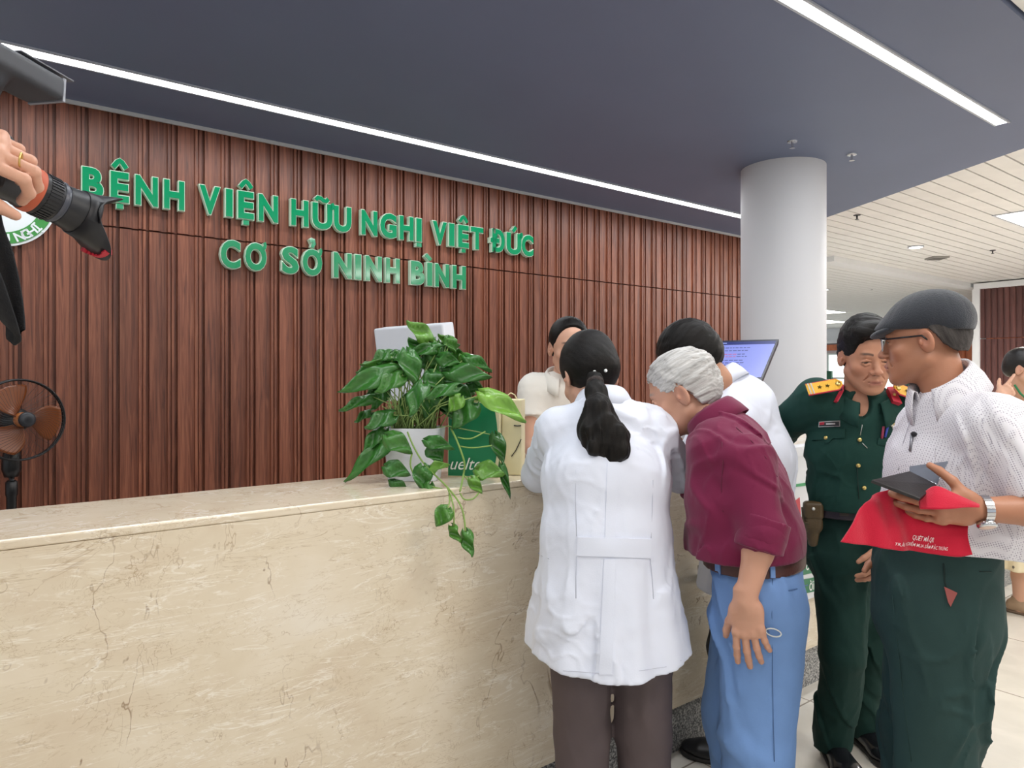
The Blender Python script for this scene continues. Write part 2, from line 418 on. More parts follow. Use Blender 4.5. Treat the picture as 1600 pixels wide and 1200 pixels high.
def tile_mat():
    m, N, L, b = node_mat('beige_floor_tile'); tc = N.new('ShaderNodeTexCoord')
    mp = N.new('ShaderNodeMapping'); mp.vector_type = 'POINT'; mp.inputs['Rotation'].default_value = (0, 0, -math.atan2(DS[1], DS[0])); mp.inputs['Location'].default_value = (-.6, -.9, 0); L.new(tc.outputs['Object'], mp.inputs[0])
    br = N.new('ShaderNodeTexBrick'); br.offset = 0; br.inputs['Scale'].default_value = 1; br.inputs['Mortar Size'].default_value = .004; br.inputs['Brick Width'].default_value = .8; br.inputs['Row Height'].default_value = .8
    br.inputs['Color1'].default_value = (*lin('#dad5cc'), 1); br.inputs['Color2'].default_value = (*lin('#d4cfc6'), 1); br.inputs['Mortar'].default_value = (*lin('#8f857a'), 1); L.new(mp.outputs[0], br.inputs['Vector'])
    n = N.new('ShaderNodeTexNoise'); n.inputs['Scale'].default_value = 3; n.inputs['Detail'].default_value = 6; n.inputs['Distortion'].default_value = 1.5; L.new(tc.outputs['Object'], n.inputs['Vector'])
    mr = N.new('ShaderNodeMapRange'); mr.inputs[1].default_value = .3; mr.inputs[2].default_value = .7; mr.inputs[3].default_value = .92; mr.inputs[4].default_value = 1.07; L.new(n.outputs[0], mr.inputs[0])
    h = N.new('ShaderNodeHueSaturation'); L.new(mr.outputs[0], h.inputs['Value']); L.new(br.outputs[0], h.inputs['Color']); L.new(h.outputs[0], b.inputs['Base Color']); b.inputs['Roughness'].default_value = .22
    return m
WHITE_P = mat('white_paint', '#e6e6e6', .6, bump=(60, .03))
struct(MB().wbox(-9, 22, -10, 13, -.1, 0).build('floor', tile_mat()))
SOF = [(-9, 1.03), (5.16, 1.03), (6.93, 4.56), (-9, 4.56)]
def prism(poly, z0, z1):
    b = MB(); n = len(poly)
    b.add([W(s, p, z0) for s, p in poly]+[W(s, p, z1) for s, p in poly], [list(range(n))[::-1], list(range(n, 2*n))]+[[i, (i+1) % n, n+(i+1) % n, n+i] for i in range(n)])
    return b
struct(prism(SOF, HC, HC+.07).build('ceiling_soffit', mat('dark_grey_ceiling_paint', '#656e88', .55, bump=(90, .02), var=(2, .03))))
# pale slatted ceiling over the hall
def slat_ceiling(name, s0, s1, p0, p1, m, pitch=.147, z=HC+.02):
    b = MB(); p = p0
    while p < p1-.01:
        b.wbox(s0, s1, p+.007, min(p+pitch-.007, p1), z, z+.02); p += pitch
    b.wbox(s0, s1, p0, p1, z+.035, z+.05)
    return struct(b.build(name, m))
def two(m0, m1): return m0
slat_ceiling('ceiling_slats', -9, 13.2, -8.97, 4.7, mat('pale_slat_ceiling', '#e8e6e2', .5, var=(5, .04), bump=(40, .03)))
slat_ceiling('ceiling_slats_far', 13.2, 22, -8.97, 13, mat('white_slat_ceiling', '#e4e3e0', .5), z=HC-.02)
slat_ceiling('ceiling_slats_back', 8.6, 13.2, 4.7, 13, mat('white_slat_ceiling', '#e4e3e0', .5), z=HC-.02)
struct(MB().wbox(8.6, 13.2, 4.55, 4.75, HC-.05, HC+.06).build('trim_ceiling', WHITE_P))
# ribbed wood wall: one period of the profile, repeated
PW = 4.49
prof = [(.0, 0), (.0, .026), (.058, .026), (.060, .012), (.094, .012), (.096, .026), (.110, .026), (.112, .016), (.116, .016), (.118, .026), (.132, .026), (.134, 0), (.150, 0)]
def ribbed(z0, z1, s_a, s_b, per, prof, pw, tf):
    b = MB(); k = 0; V = []; F = []
    nper = int(math.ceil((s_b-s_a)/per)); line = []
    for i in range(nper):
        for (u, dpt) in prof[:-1]:
            line.append((s_a+i*per+u*per/.150, pw-dpt))
    line.append((s_a+nper*per, pw))
    for (s, p) in line: V.append(tf(s, p, z0)); V.append(tf(s, p, z1))
    for i in range(len(line)-1): F.append([2*i, 2*i+2, 2*i+3, 2*i+1])
    n = len(V)
    e0, e1 = line[0][0], line[-1][0]
    V += [tf(e0, pw+.05, z0), tf(e0, pw+.05, z1), tf(e1, pw+.05, z0), tf(e1, pw+.05, z1)]
    F += [[n, n+1, n+3, n+2], [0, 1, n+1, n], [2*len(line)-2, n+2, n+3, 2*len(line)-1]]
    top = [2*i+1 for i in range(len(line))]+[n+3, n+1]; bot = [2*i for i in range(len(line))]+[n+2, n]
    F += [top[::-1], bot]
    return b.add(V, F)
wl = ribbed(0, 2.291, -1.441, 6.88, .150, prof, PW, W); wu = ribbed(2.301, HC, -1.441, 6.88, .150, prof, PW, W)
wl.add(wu.V, wu.F); wl.wbox(-1.441, 6.88, PW+.01, PW+.2, 0, HC+.05)
struct(wl.build('wall_back', WOOD))
struct(MB().wbox(-1.44, 6.88, PW-.045, PW-.03, HC-.02, HC).build('trim_1', mat('pale_metal_trim', '#c9c9c9', .4)))
# distant walls of the hall
T2 = lambda s, p, z: W(12.97-(PW-p), 4.42-s, z)
T3 = lambda s, p, z: W(17.4-(PW-p), 6.6-s, z)
b = ribbed(0, 2.05, 0, 3.4, .085, [(0, 0), (0, .02), (.1, .02), (.11, 0), (.15, 0)], PW, T2); c = ribbed(2.065, 2.86, 0, 3.4, .085, [(0, 0), (0, .02), (.1, .02), (.11, 0), (.15, 0)], PW, T2); b.add(c.V, c.F)
struct(b.build('wall_right', WOOD_R))
struct(MB().wbox(12.9, 13.2, .9, 4.5, 2.86, HC).build('trim_2', WHITE_P))
struct(MB().wbox(12.9, 13.2, 4.42, 4.52, 0, 2.86).build('trim_3', WHITE_P))
struct(ribbed(0, 2.82, 0, 1.5, .14, [(0, 0), (0, .03), (.09, .03), (.1, 0), (.15, 0)], PW, T3).build('wall_far_wood', WOOD_O))
struct(MB().wbox(21.5, 21.7, -8.9, 12.9, 0, HC+.1).build('wall_far', mat('white_wall', '#f0f2f4', .7)))
FR = MB(); GL = []
for i in range(4):
    p0 = 9.0+i*1.26
    FR.wbox(21.42, 21.5, p0, p0+.06, .7, 2.1)
FR.wbox(21.42, 21.5, 9.0, 12.84, 2.1, 2.16); FR.wbox(21.42, 21.5, 9.0, 12.84, .66, .72); FR.wbox(21.42, 21.5, 9.0, 12.84, 1.35, 1.4)
wf = struct(FR.build('window_1', mat('pale_window_frame', '#cdd6d2', .5)))
MB().wbox(21.47, 21.49, 9.05, 12.8, .7, 2.1).build('pane', mat('bright_window', '#eef6f2', .2, emit=('#eef6f2', 1.6)), wf)
struct(MB().wbox(21.3, 21.5, 8.3, 12.9, 2.24, 2.42).build('trim_4', WOOD_O))
struct(MB().wbox(21.3, 21.5, 8.3, 12.9, 2.46, 2.52).build('trim_5', WHITE_P))
sg = MB().wbox(21.2, 21.3, 11.32, 11.56, 1.34, 1.6).build('exit_sign', mat('dark_green_sign', '#1f5a3c', .5)); tag(sg, 'small dark green square sign on the far white wall behind the officer', 'sign')
# white column
cc = W(.793*1.946+.609*5.06, -.609*1.946+.793*5.06)
struct(auto(MB().lathe([(.288, 0), (.288, HC)], cc, (0, 0, 1), 72).build('column', mat('white_column_paint', '#d4d4d8', .55, bump=(30, .02)))))
# ---------------------------------------------------------------- ceiling lights and fittings
LEDM = mat('led_diffuser', '#ffffff', .5, emit=('#f8fbff', 9.))
def led(a, b, p, label, hw=.04):
    t = thing('linear_light', label, 'ceiling light')
    MB().wbox(a, b, p-hw, p+hw, HC-.008, HC+.004).build('diffuser', LEDM, t)
    fm = MB(); fm.wbox(a-.01, b+.01, p-hw-.012, p-hw, HC-.01, HC+.004); fm.wbox(a-.01, b+.01, p+hw, p+hw+.012, HC-.01, HC+.004)
    fm.build('frame', mat('light_frame', '#b8bcc4', .4), t)
led(-1.3, 6.45, 3.89, 'long white light line in dark ceiling beside the ribbed wood wall')
led(-1.3, 4.79, 1.525, 'white light line in dark ceiling ending at upper right, away from the wood wall', .028)
FILL_PANEL = mat('fill_panel', '#ffffff', .5, emit=('#fff6ea', 4.))
for i, (s_, p_) in enumerate(HALL_FILL):  # added glowing panels, one under each fill lamp
    t = thing('added_panel_light', 'added rectangular light panel in the pale slats, brightening the hall', 'ceiling light', 'added hall ceiling panels')
    zc = HC+.02 if s_ < 13.2 and p_ < 4.7 else HC-.02
    MB().wbox(s_-.6, s_+.6, p_-.3, p_+.3, zc-.008, zc+.004).build('frame', mat('light_frame', '#b8bcc4', .4), t)
    MB().wbox(s_-.57, s_+.57, p_-.27, p_+.27, zc-.012, zc-.006).build('diffuser', FILL_PANEL, t)
def ceil_pt(px, py, z=HC+.02): return Pt(px, py, (z-CH)*FPX/(HY-py))
c = ceil_pt(1431, 385)
t = thing('downlight', 'round lit downlight in the pale slatted ceiling above the man in the cap', 'ceiling light')
MB().lathe([(.085, 0), (.085, -.012), (.07, -.014)], c, n=28).build('ring', mat('light_frame', '#b8bcc4', .4), t)
MB().lathe([(.068, -.005), (.068, -.016), (.05, -.018)], c, n=28).build('diffuser', mat('downlight_lens', '#ffffff', .4, emit=('#fffaf0', 8.)), t)
CHROME = mat('chrome', '#c8c8cc', .25, 1.); DKM = mat('dark_metal', '#3a3a3c', .4, .6)
SPR = [(1238, 221, HC, 'chrome sprinkler in the dark ceiling just above the white column'), (1331, 241, HC, 'small sprinkler in the dark ceiling to the right of the white column'), (1339, 336, HC+.02, 'dark sprinkler in the pale slats beside the dark ceiling edge'), (1551, 391, HC+.02, 'dark sprinkler in the pale slats nearest the right of the photo'), (1362, 449, HC+.02, 'tiny sprinkler in the pale slats low above the officer')]
for i, (px, py, z, lab) in enumerate(SPR):
    c = ceil_pt(px, py, z); t = thing('sprinkler', lab, 'sprinkler', 'ceiling sprinklers'); mm = CHROME if i < 2 else DKM
    MB().lathe([(.032, .0), (.03, -.006), (.012, -.008)], c, n=20).build('flange', mm, t)
    b = MB().lathe([(.008, -.008), (.006, -.035), (.012, -.037), (.018, -.04), (.018, -.043)], c, n=16); b.build('head', mm, t)
c = ceil_pt(1464, 402); t = thing('ceiling_speaker', 'small square grey vent in the pale slats right of the lit downlight', 'ceiling vent')
b = MB().box((c[0]-.1, c[1]-.1, c[2]-.02), (c[0]+.1, c[1]+.1, c[2]+.004)); b.build('frame', mat('grey_plastic', '#9a9690', .5), t)
b = MB()
for i in range(5): b.box((c[0]-.08, c[1]-.08+i*.036, c[2]-.026), (c[0]+.08, c[1]-.062+i*.036, c[2]-.018))
b.build('louvre', mat('dark_grey_plastic', '#6f6b66', .5), t)
# ---------------------------------------------------------------- reception counter
ct = thing('reception_counter', 'long reception counter faced in beige marble on a grey granite plinth', 'counter')
CT = 1.137
front = MB().wbox(-1.4, 7.6, 1.75, 1.80, .2, CT-.0216).build('front_panel', MARBLE, ct)
bevel(MB().wbox(-1.4, 7.6, 1.75, 2.15, CT-.0215, CT).build('ledge_top', MARBLE, ct), .005, 3)
MB().wbox(-1.4, 7.6, 1.79, 2.11, 0, .2).build('plinth', GRANITE, ct)
MB().wbox(-1.4, 7.6, 2.09, 2.13, .2, CT-.03).build('inner_panel', mat('white_laminate', '#dcdad6', .4), ct)
for (a_, b_, c_) in ((-1.4, 1.6, 2.9), (2.5, 4.0, 2.9), (4.0, 7.6, 2.45)): bevel(MB().wbox(a_, b_, 2.13, c_, .72, .755).build('worktop', mat('white_laminate', '#dcdad6', .4), ct), .003)
for s_ in (-1.3, .6, 1.55, 2.55, 3.9, 6.0, 7.5): MB().wbox(s_-.02, s_+.02, 2.13, 2.4, 0, .72).build('support_panel', mat('white_laminate', '#dcdad6', .4), ct)
struct(MB().wbox(1.6, 4.4, 2.16, 3.4, 0, .001+.12).build('floor_platform', mat('white_laminate', '#dcdad6', .4))) if False else None
# printed board on the counter front
def sp(px, py, p):   # place on a plane parallel to the wall
    r = (px-HX)/FPX; Z = p/(DN[1]+DN[0]*r); q = Pt(px, py, Z); return float(q[0]*DS[0]+q[1]*DS[1]), float(q[2])
t = thing('printed_board', 'white printed board with green bands standing against the counter front behind the maroon shirt', 'sign board')
s0, z0 = sp(1150, 925, 1.74); s1, _ = sp(1320, 925, 1.74); z0 = .455
MB().wbox(s0, s1, 1.71, 1.743, z0, CT-.03).build('panel', mat('white_board', '#e2e3e6', .4), t)
MB().wbox(s0, s1, 1.705, 1.743, CT-.03, CT+.012).wbox(s0, s1, 1.743, 1.78, CT+.001, CT+.012).build('cap', mat('white_board', '#e2e3e6', .4), t)
GRN = mat('print_green', '#3f9a63', .4); DGR = mat('print_dark_green', '#2f7d55', .4); LGR = mat('print_light_green', '#5fbf4a', .4); RED = mat('print_red', '#c8404a', .4); WHT = mat('print_white', '#f2f4f2', .4)
def strip(name, m, pts, p=1.709):
    V = [W(*((lambda a: (a[0], p, a[1]))(sp(x, y, p)))) for x, y in pts]; V2 = [W(*((lambda a: (a[0], p-.002, a[1]))(sp(x, y, p)))) for x, y in pts]; n = len(pts)
    return mesh_obj(name, V+V2, [list(range(n))[::-1], list(range(n, 2*n))]+[[i, (i+1) % n, n+(i+1) % n, n+i] for i in range(n)], m, t)
strip('green_band', GRN, [(1180, 764), (1310, 748), (1310, 752), (1180, 769)])
strip('green_band', GRN, [(1180, 872), (1310, 848), (1310, 853), (1180, 879)])
strip('word_panel', DGR, [(1190, 885), (1287, 866), (1279, 893), (1190, 912)])
strip('word_panel', DGR, [(1190, 918), (1287, 899), (1276, 923), (1190, 942)])
strip('green_corner', LGR, [(1290, 866), (1310, 862), (1310, 887), (1282, 893)])
strip('green_corner', LGR, [(1290, 898), (1310, 893), (1310, 916), (1280, 922)])
strip('red_shape', RED, [(1240, 784), (1249, 777), (1251, 806), (1246, 815), (1238, 816)])
strip('red_shape', RED, [(1262, 818), (1268, 838), (1258, 840)])
for (txt, x, y, hgt) in (('ông', 1258, 891, 21), ('ời', 1263, 923, 21)):
    V, F = text_geo(txt, 1, .012); (sa, za) = sp(x, y, 1.709); (sb, zb) = sp(x, y-hgt, 1.709); k = (zb-za)
    mesh_obj('word', [W(sa+v[0]*k*.9, 1.705, za+v[1]*k+.0*v[0]) for v in V], F, WHT, t)
# ---------------------------------------------------------------- letters on the wood wall
GL_ = mat('green_acrylic', '#0f8a5a', .12, coat=.3); RIM = mat('pale_letter_rim', '#cfe6cf', .3)
line1 = [('BỆNH', [(127.5, 162.5), (172, 202.5), (210.8, 247.5), (255.5, 288.8)]), ('VIỆN', [(310.8, 345), (352, 364.5), (371.3, 397.5), (403.8, 435)]), ('HỮU', [(454.5, 482.5), (487.5, 520), (521.3, 549.5)]),
         ('NGHỊ', [(564.5, 590), (593.8, 620), (624.3, 646.3), (650, 659.5)]), ('VIỆT', [(675.8, 698.8), (701.3, 710.5), (715.5, 733), (735.5, 755.5)]), ('ĐỨC', [(766.3, 788.8), (791.3, 815), (815, 833.8)])]
line2 = [('CƠ', [(344.3, 376.3), (383, 417)]), ('SỞ', [(440, 467.5), (472.5, 503.8)]), ('NINH', [(521.3, 550), (554.5, 565), (571.3, 597), (603, 625)]), ('BÌNH', [(642, 663.8), (667, 675.8), (680, 702), (707, 728.3)])]
ORD = ['first', 'second']
def stroke2(pts, wd, z0=-.03, z1=.03):
    P_ = [np.array(p, float) for p in pts]; Lf, Rt = [], []
    for i in range(len(P_)):
        t_ = unit(P_[min(i+1, len(P_)-1)]-P_[max(i-1, 0)]); nn_ = np.array([-t_[1], t_[0]]); w_ = wd[i] if isinstance(wd, (list, tuple)) else wd
        Lf.append(P_[i]+nn_*w_/2); Rt.append(P_[i]-nn_*w_/2)
    n = len(P_); V = [(*p, z) for z in (z0, z1) for p in Lf+Rt]; F = []
    for i in range(n-1):
        F += [[i, i+1, n+i+1, n+i], [2*n+i, 3*n+i, 3*n+i+1, 2*n+i+1], [i, 2*n+i, 2*n+i+1, i+1], [n+i, n+i+1, 3*n+i+1, 3*n+i]]
    F += [[0, n, 3*n, 2*n], [n-1, 3*n-1, 4*n-1, 2*n-1]]
    return np.array(V), F
HORN = [(.0, -.02), (.07, .03), (.09, .10), (.06, .17)]
MARK = {'~': [(-.22, .80), (-.15, .88), (-.06, .87), (.04, .81), (.13, .80), (.20, .88)], '^': [(-.17, .83), (-.06, .97), (0, 1.01), (.06, .97), (.17, .83)], '.': [(0, -.085), (0, -.13), (0, -.21)], '`': [(-.14, .98), (-.05, .90), (.04, .81)], '/': [(-.05, .78), (.02, .86), (.09, .95)], '?': [(-.10, .95), (-.03, 1.0), (.06, .98), (.08, .91), (.02, .86), (.0, .78)]}
COMP = {'Ệ': ('E', '^.'), 'Ị': ('I', '.'), 'Ì': ('I', '`'), 'Ơ': ('O', ''), 'Ở': ('O', '?'), 'Ữ': ('U', '~'), 'Ứ': ('U', '/')}
def glyph(ch, off, ex):
    if ch not in COMP: return text_geo(ch, 1, off, ex)
    base, mk = COMP[ch]; V, F = text_geo(base, 1, off, ex); V = list(map(tuple, V)); F = list(F)
    x1 = max(v[0] for v in V)-off; x0 = min(v[0] for v in V)+off
    def add(pts, wd):
        v, f = stroke2(pts, wd, -ex, ex); n = len(V); V.extend(map(tuple, v)); F.extend([[i+n for i in q] for q in f])
    hx, hy = (x1-.10, .60) if base == 'O' else (x1-.03, .60)
    if base in 'OU': add([(hx+a, hy+b) for a, b in HORN], [.07+off*1.3]*3+[.05+off*1.3])
    for c_ in mk: add([((x0+x1)/2+a, b) for a, b in MARK[c_]], .065+off*1.5 if c_ != '.' else .12+off*1.2)
    return np.array(V), F
def letter(ch, x0, x1, zb, cap, label, plain):
    pf = PW-.026-.045
    s0, s1 = sp(x0, 300, pf)[0], sp(x1, 300, pf)[0]
    bare = COMP[ch][0] if ch in COMP else plain.get(ch, ch)
    Vp, _ = text_geo(bare, 1, .055); wx0, wx1 = Vp[:, 0].min(), Vp[:, 0].max()
    sc = cap/.73; k = (s1-s0)/(wx1-wx0)
    V, F = glyph(ch, .060, .03); root = None
    def place(V, p0):
        return [W(s0+(v[0]-wx0)*k, p0-v[2]*.6, zb+v[1]*sc) for v in V]
    root = mesh_obj('sign_letter', place(V, PW-.026-.024), F, RIM)
    tag(root, label, 'letter', 'letters of the sign')
    V, F = glyph(ch, .038, .004)
    mesh_obj('face', place(V, PW-.026-.045), F, GL_, root)
PLAIN = {'Ệ': 'E', 'Ữ': 'Ư', 'Ị': 'I', 'Đ': 'Đ', 'Ứ': 'Ư', 'Ơ': 'Ơ', 'Ở': 'Ơ', 'Ì': 'I'}
for (ln, zb, nm) in ((line1, 2.437, 'upper'), (line2, 2.127, 'lower')):
    for word, xs in ln:
        for i, ch in enumerate(word):
            nth = ''
            if word.count(ch) > 1: nth = ('first ' if word.index(ch) == i else 'second ')
            letter(ch, xs[i][0], xs[i][1], zb, .16, f'green {nth}letter {ch} of the word {word} in the {nm} sign line', PLAIN)
# round emblem at the left edge
t = thing('round_emblem', 'round white and green hospital emblem on the wood wall at the left edge', 'sign')
es, ez = sp(-2, 307, PW-.06); ER = .25
def ring(r0, r1, p0, p1, n=64):
    b = MB(); V = []; F = []
    for i in range(n):
        a = 2*PI*i/n
        for (r, p) in ((r0, p0), (r1, p0), (r1, p1), (r0, p1)): V.append(W(es+r*math.cos(a), p, ez+r*math.sin(a)))
    for i in range(n):
        j = (i+1) % n
        for q in range(4): F.append([4*i+q, 4*i+(q+1) % 4, 4*j+(q+1) % 4, 4*j+q])
    return b.add(V, F)
ring(.001, ER, PW-.05, PW-.026).build('disc', mat('emblem_white', '#e9eef0', .35), t)
ring(ER*.72, ER*.955, PW-.054, PW-.05).build('green_ring', mat('emblem_green', '#3b8f3f', .35), t)
b = MB(); txt = 'HỮU NGHỊ VIỆT ĐỨC'; a0 = math.radians(-100); step = math.radians(8.6)
for i, ch in enumerate(txt):
    if ch == ' ': continue
    V, F = text_geo(ch, .064, .0015, .001, align='CENTER'); a = a0+i*step; rr = ER*.93
    ur = np.array([math.cos(a), math.sin(a)]); ut = np.array([-math.sin(a), math.cos(a)])
    b.add([W(es+(ur[0]*(rr-v[1])*1+ut[0]*v[0]), PW-.0555-v[2], ez+(ur[1]*(rr-v[1])+ut[1]*v[0])) for v in V], F)
b.build('ring_text', mat('emblem_white', '#e9eef0', .35), t)
# ---------------------------------------------------------------- standing fan behind the counter
t = thing('standing_fan', 'black standing fan with orange-brown blades behind the counter at the left', 'fan')
fc = Pt(47, 657, 3.32); fx = unit((.82, -.56, .05)); fu = unit(np.cross(np.cross(fx, (0, 0, 1)), fx)); fr = np.cross(fx, fu)
FANR = .192
fcc = fc+fr*0
cc_ = Pt(32, 656, 3.36)
BLK = mat('black_plastic', '#141416', .35)
def circ(c, r, n=48): return [c+r*(math.cos(2*PI*i/n)*fr+math.sin(2*PI*i/n)*fu) for i in range(n)]
b = MB(); b.tube(circ(cc_-fx*.01, FANR), .006, 8, True); b.tube(circ(cc_+fx*.01, FANR*.995), .004, 8, True)
b.build('rim', BLK, t, True)
b = MB()
for k in range(60):
    a = 2*PI*k/60; d_ = math.cos(a)*fr+math.sin(a)*fu; a2 = a+.35; d2 = math.cos(a2)*fr+math.sin(a2)*fu
    b.tube([cc_+fx*.075+d_*.036, cc_+fx*.07+d_*.1*.6+d2*.1*.4, cc_+fx*.045+d2*.16, cc_+d2*FANR], .0007, 4)
    if k % 2 == 0: b.tube([cc_-fx*.07+d_*.05, cc_-fx*.06+d2*.13, cc_-fx*.005+d2*FANR], .0008, 4)
b.build('guard', mat('guard_wire', '#2c2a2a', .4), t)
MB().lathe([(.0, .088), (.02, .087), (.034, .082), (.037, .07)], cc_, fx, 28).build('cap', mat('dark_grey_cap', '#2a2c31', .4), t, True)
b = MB()
OR = mat('orange_brown_blade', '#8f4d22', .3, trans=.25)
for k in range(3):
    V = []; F = []; a0 = k*2*PI/3+1.0; nu, nv = 10, 12
    for i in range(nu+1):
        r = .035+(FANR-.058)*i/nu
        for j in range(nv+1):
            f = (j/nv-.5); wid = 1.55*math.sin(PI*min(1, .25+.75*i/nu)*.62+.35)
            a = a0+f*wid*.85+.25*(i/nu); V.append(cc_+r*(math.cos(a)*fr+math.sin(a)*fu)+fx*(.022-.04*(f+.5)+.01))
    for i in range(nu):
        for j in range(nv): q = i*(nv+1)+j; F.append([q, q+1, q+nv+2, q+nv+1])
    o = mesh_obj('blade', V, F, OR, t, True); solid(o, .0025)
MB().lathe([(.0, .055), (.034, .05), (.036, .02), (.034, .005)], cc_, fx, 24).build('hub', mat('orange_plastic', '#c8701f', .35), t, True)
mc = cc_-fx*.1
MB().lathe([(.02, .09), (.055, .075), (.062, .03), (.058, -.04), (.03, -.075), (.0, -.08)], mc, fx, 28).build('motor_housing', BLK, t, True)
px_, py_ = mc[0]+.0, mc[1]
MB().lathe([(.03, cc_[2]-.28), (.042, cc_[2]-.24), (.04, cc_[2]-.19), (.02, cc_[2]-.08)], (px_, py_, 0), n=20).build('neck', BLK, t, True)
MB().lathe([(.0125, .8), (.0125, cc_[2]-.27)], (px_, py_, 0), n=20).build('chrome_tube', CHROME, t, True)
MB().lathe([(.022, .03), (.022, .88), (.026, .89), (.026, .95), (.018, .96)], (px_, py_, 0), n=20).build('pole', BLK, t, True)
MB().lathe([(.19, 0), (.19, .02), (.16, .035), (.03, .045)], (px_, py_, 0), n=40).build('base', BLK, t, True)
# ---------------------------------------------------------------- white desk machine behind the plant
def obox(c, R, h):   # oriented box corners, R columns = axes
    c = np.array(c); R = np.array(R)
    return [c+R@(np.array(q)*np.array(h)) for q in ((-1, -1, -1), (1, -1, -1), (1, 1, -1), (-1, 1, -1), (-1, -1, 1), (1, -1, 1), (1, 1, 1), (-1, 1, 1))]
t = thing('desk_terminal', 'white boxy terminal seen from the back, standing behind the leafy plant', 'computer terminal')
WPL = mat('white_plastic', '#d9dce4', .4); GPL = mat('pale_grey_plastic', '#b4b8c4', .5)
a_ = math.radians(-25); xr = np.array([math.cos(a_), math.sin(a_), 0]); yr = np.array([-math.sin(a_), math.cos(a_), 0]); tl = math.radians(-9)
zr = unit(np.array([0, 0, 1])*math.cos(tl)+yr*math.sin(tl)); yr2 = np.cross(zr, xr); RT = np.stack([xr, yr2, zr], 1)
rl = math.radians(2.0); RT = np.stack([xr*math.cos(rl)+zr*math.sin(rl), yr2, zr*math.cos(rl)-xr*math.sin(rl)], 1)
TL = Pt(583, 513, 2.86); TR = Pt(691, 507, 2.72); wd = np.linalg.norm(TR-TL)/2; tc_ = (TL+TR)/2-RT[:, 2]*.15+RT[:, 1]*.045
o = bevel(MB().hexa(obox(tc_, RT, (wd, .045, .15))).build('housing', WPL, t), .008, 3)
b = MB()
for k in range(5): b.hexa(obox(tc_-RT[:, 1]*.0455+RT[:, 2]*(.058-.006*k)+RT[:, 0]*-.03, RT, (wd*.6, .0015, .0018)))
b.build('vent_slots', GPL, t)
MB().hexa(obox(tc_-RT[:, 1]*.0455+RT[:, 2]*-.01+RT[:, 0]*-.06, RT, (.05, .0015, .006))).build('label_plate', GPL, t)
wz = .755
bevel(MB().hexa(obox((tc_[0], tc_[1]+.03, (wz+1.25)/2), np.stack([xr, yr, [0, 0, 1]], 1), (.05, .03, (1.25-wz)/2))).build('stand', WPL, t), .006)
bevel(MB().hexa(obox((tc_[0], tc_[1]+.03, wz+.011), np.stack([xr, yr, [0, 0, 1]], 1), (.12, .1, .01))).build('base', WPL, t), .004)
# ---------------------------------------------------------------- monitor by the column
t = thing('monitor', 'dark framed monitor showing a pale blue page beside the white column', 'monitor')
A = Pt(1217, 530, 3.02); Bm = Pt(1190, 595, 2.86); C0 = Pt(1060, 534, 3.12)
xv = unit(C0-A); zv = unit((A-Bm)-xv*np.dot(A-Bm, xv)); nv_ = np.cross(xv, zv); nv_ = nv_ if nv_[1] < 0 else -nv_
hgt = np.linalg.norm(A-Bm); wdm = .33
skew = np.dot(A-Bm, xv)
def mp_(u, v, o_=0): return A+xv*(u*wdm)+(Bm-A)*v+nv_*o_
def quadbox(u0, u1, v0, v1, o0, o1): return MB().hexa([mp_(u0, v1, o0), mp_(u1, v1, o0), mp_(u1, v1, o1), mp_(u0, v1, o1), mp_(u0, v0, o0), mp_(u1, v0, o0), mp_(u1, v0, o1), mp_(u0, v0, o1)])
quadbox(0, 1, 0, 1.02, -.03, 0).build('casing', mat('navy_black_plastic', '#15182c', .35), t)
quadbox(.025, .975, .12, .92, 0, .0012).build('screen', mat('screen_blue', '#5a62a0', .3, emit=('#8f9be8', .42)), t)
quadbox(.025, .975, .045, .115, 0, .0012).build('title_bar', mat('screen_navy', '#0f1d5c', .3, emit=('#14205f', .35)), t)
b = MB(); rb = MB()
random.seed(3)
for k, v in enumerate((.2, .27, .36, .42, .51, .57, .62, .7, .78)):
    u = .30+random.uniform(0, .05); 
    while u < .86:
        du = random.uniform(.02, .05); tgt = rb if (k in (2, 3) and .4 < u < .62) else b
        q = quadbox(u, min(u+du, .88), v-.009, v+.009, .0012, .0016); tgt.add(q.V, q.F); u += du+.012
b.build('text_rows', mat('screen_text', '#2c3270', .4, emit=('#4a50a0', .2)), t); rb.build('red_text_rows', mat('screen_text_red', '#a04a80', .4, emit=('#c06090', .25)), t)
q = quadbox(.63, .93, .07, .085, .0012, .0016); q.build('title_text', mat('screen_title', '#9fb0e8', .4, emit=('#9fb0e8', .4)), t)
mcn = mp_(.5, .6, -.03)
sb = mcn-nv_*.06
MB().tube([mp_(.5, .6, -.03), sb, (sb[0], sb[1], CT+.012)], .018, 14).build('stand', BLK, t, True)
MB().lathe([(.11, 0), (.11, .012), (.03, .018)], (sb[0], sb[1], CT+.001), n=28).build('base', BLK, t, True)
# ---------------------------------------------------------------- gift bag on the counter ledge
t = thing('paper_bag', 'green fronted cream paper bag with white script on the counter beside the plant', 'bag')
CRM = mat('cream_paper', '#e6dcb4', .6, var=(20, .03)); BGR = mat('bag_green', '#0d7a4c', .4, var=(6, .08)); PEN = mat('black_ink', '#1b1a16', .5)
a_ = math.radians(-8); bx = np.array([math.cos(a_), math.sin(a_), 0]); by = np.array([-math.sin(a_), math.cos(a_), 0])
FL = Pt(700, 744, 2.30); FL[2] = CT+.001; bw = .165; bh = .245; bd = .13
def bp(u, v, z): return FL+bx*u*bw+by*v*bd+np.array([0, 0, z*bh])
b = MB(); V = [bp(0, 0, 0), bp(1, 0, 0), bp(1.0, 1, 0), bp(0, 1, 0), bp(-.01, .1, 1), bp(1.01, .12, .985), bp(1.01, .88, .99), bp(-.01, .9, 1), bp(1.0, .5, .55), bp(-.03, .5, .55)]
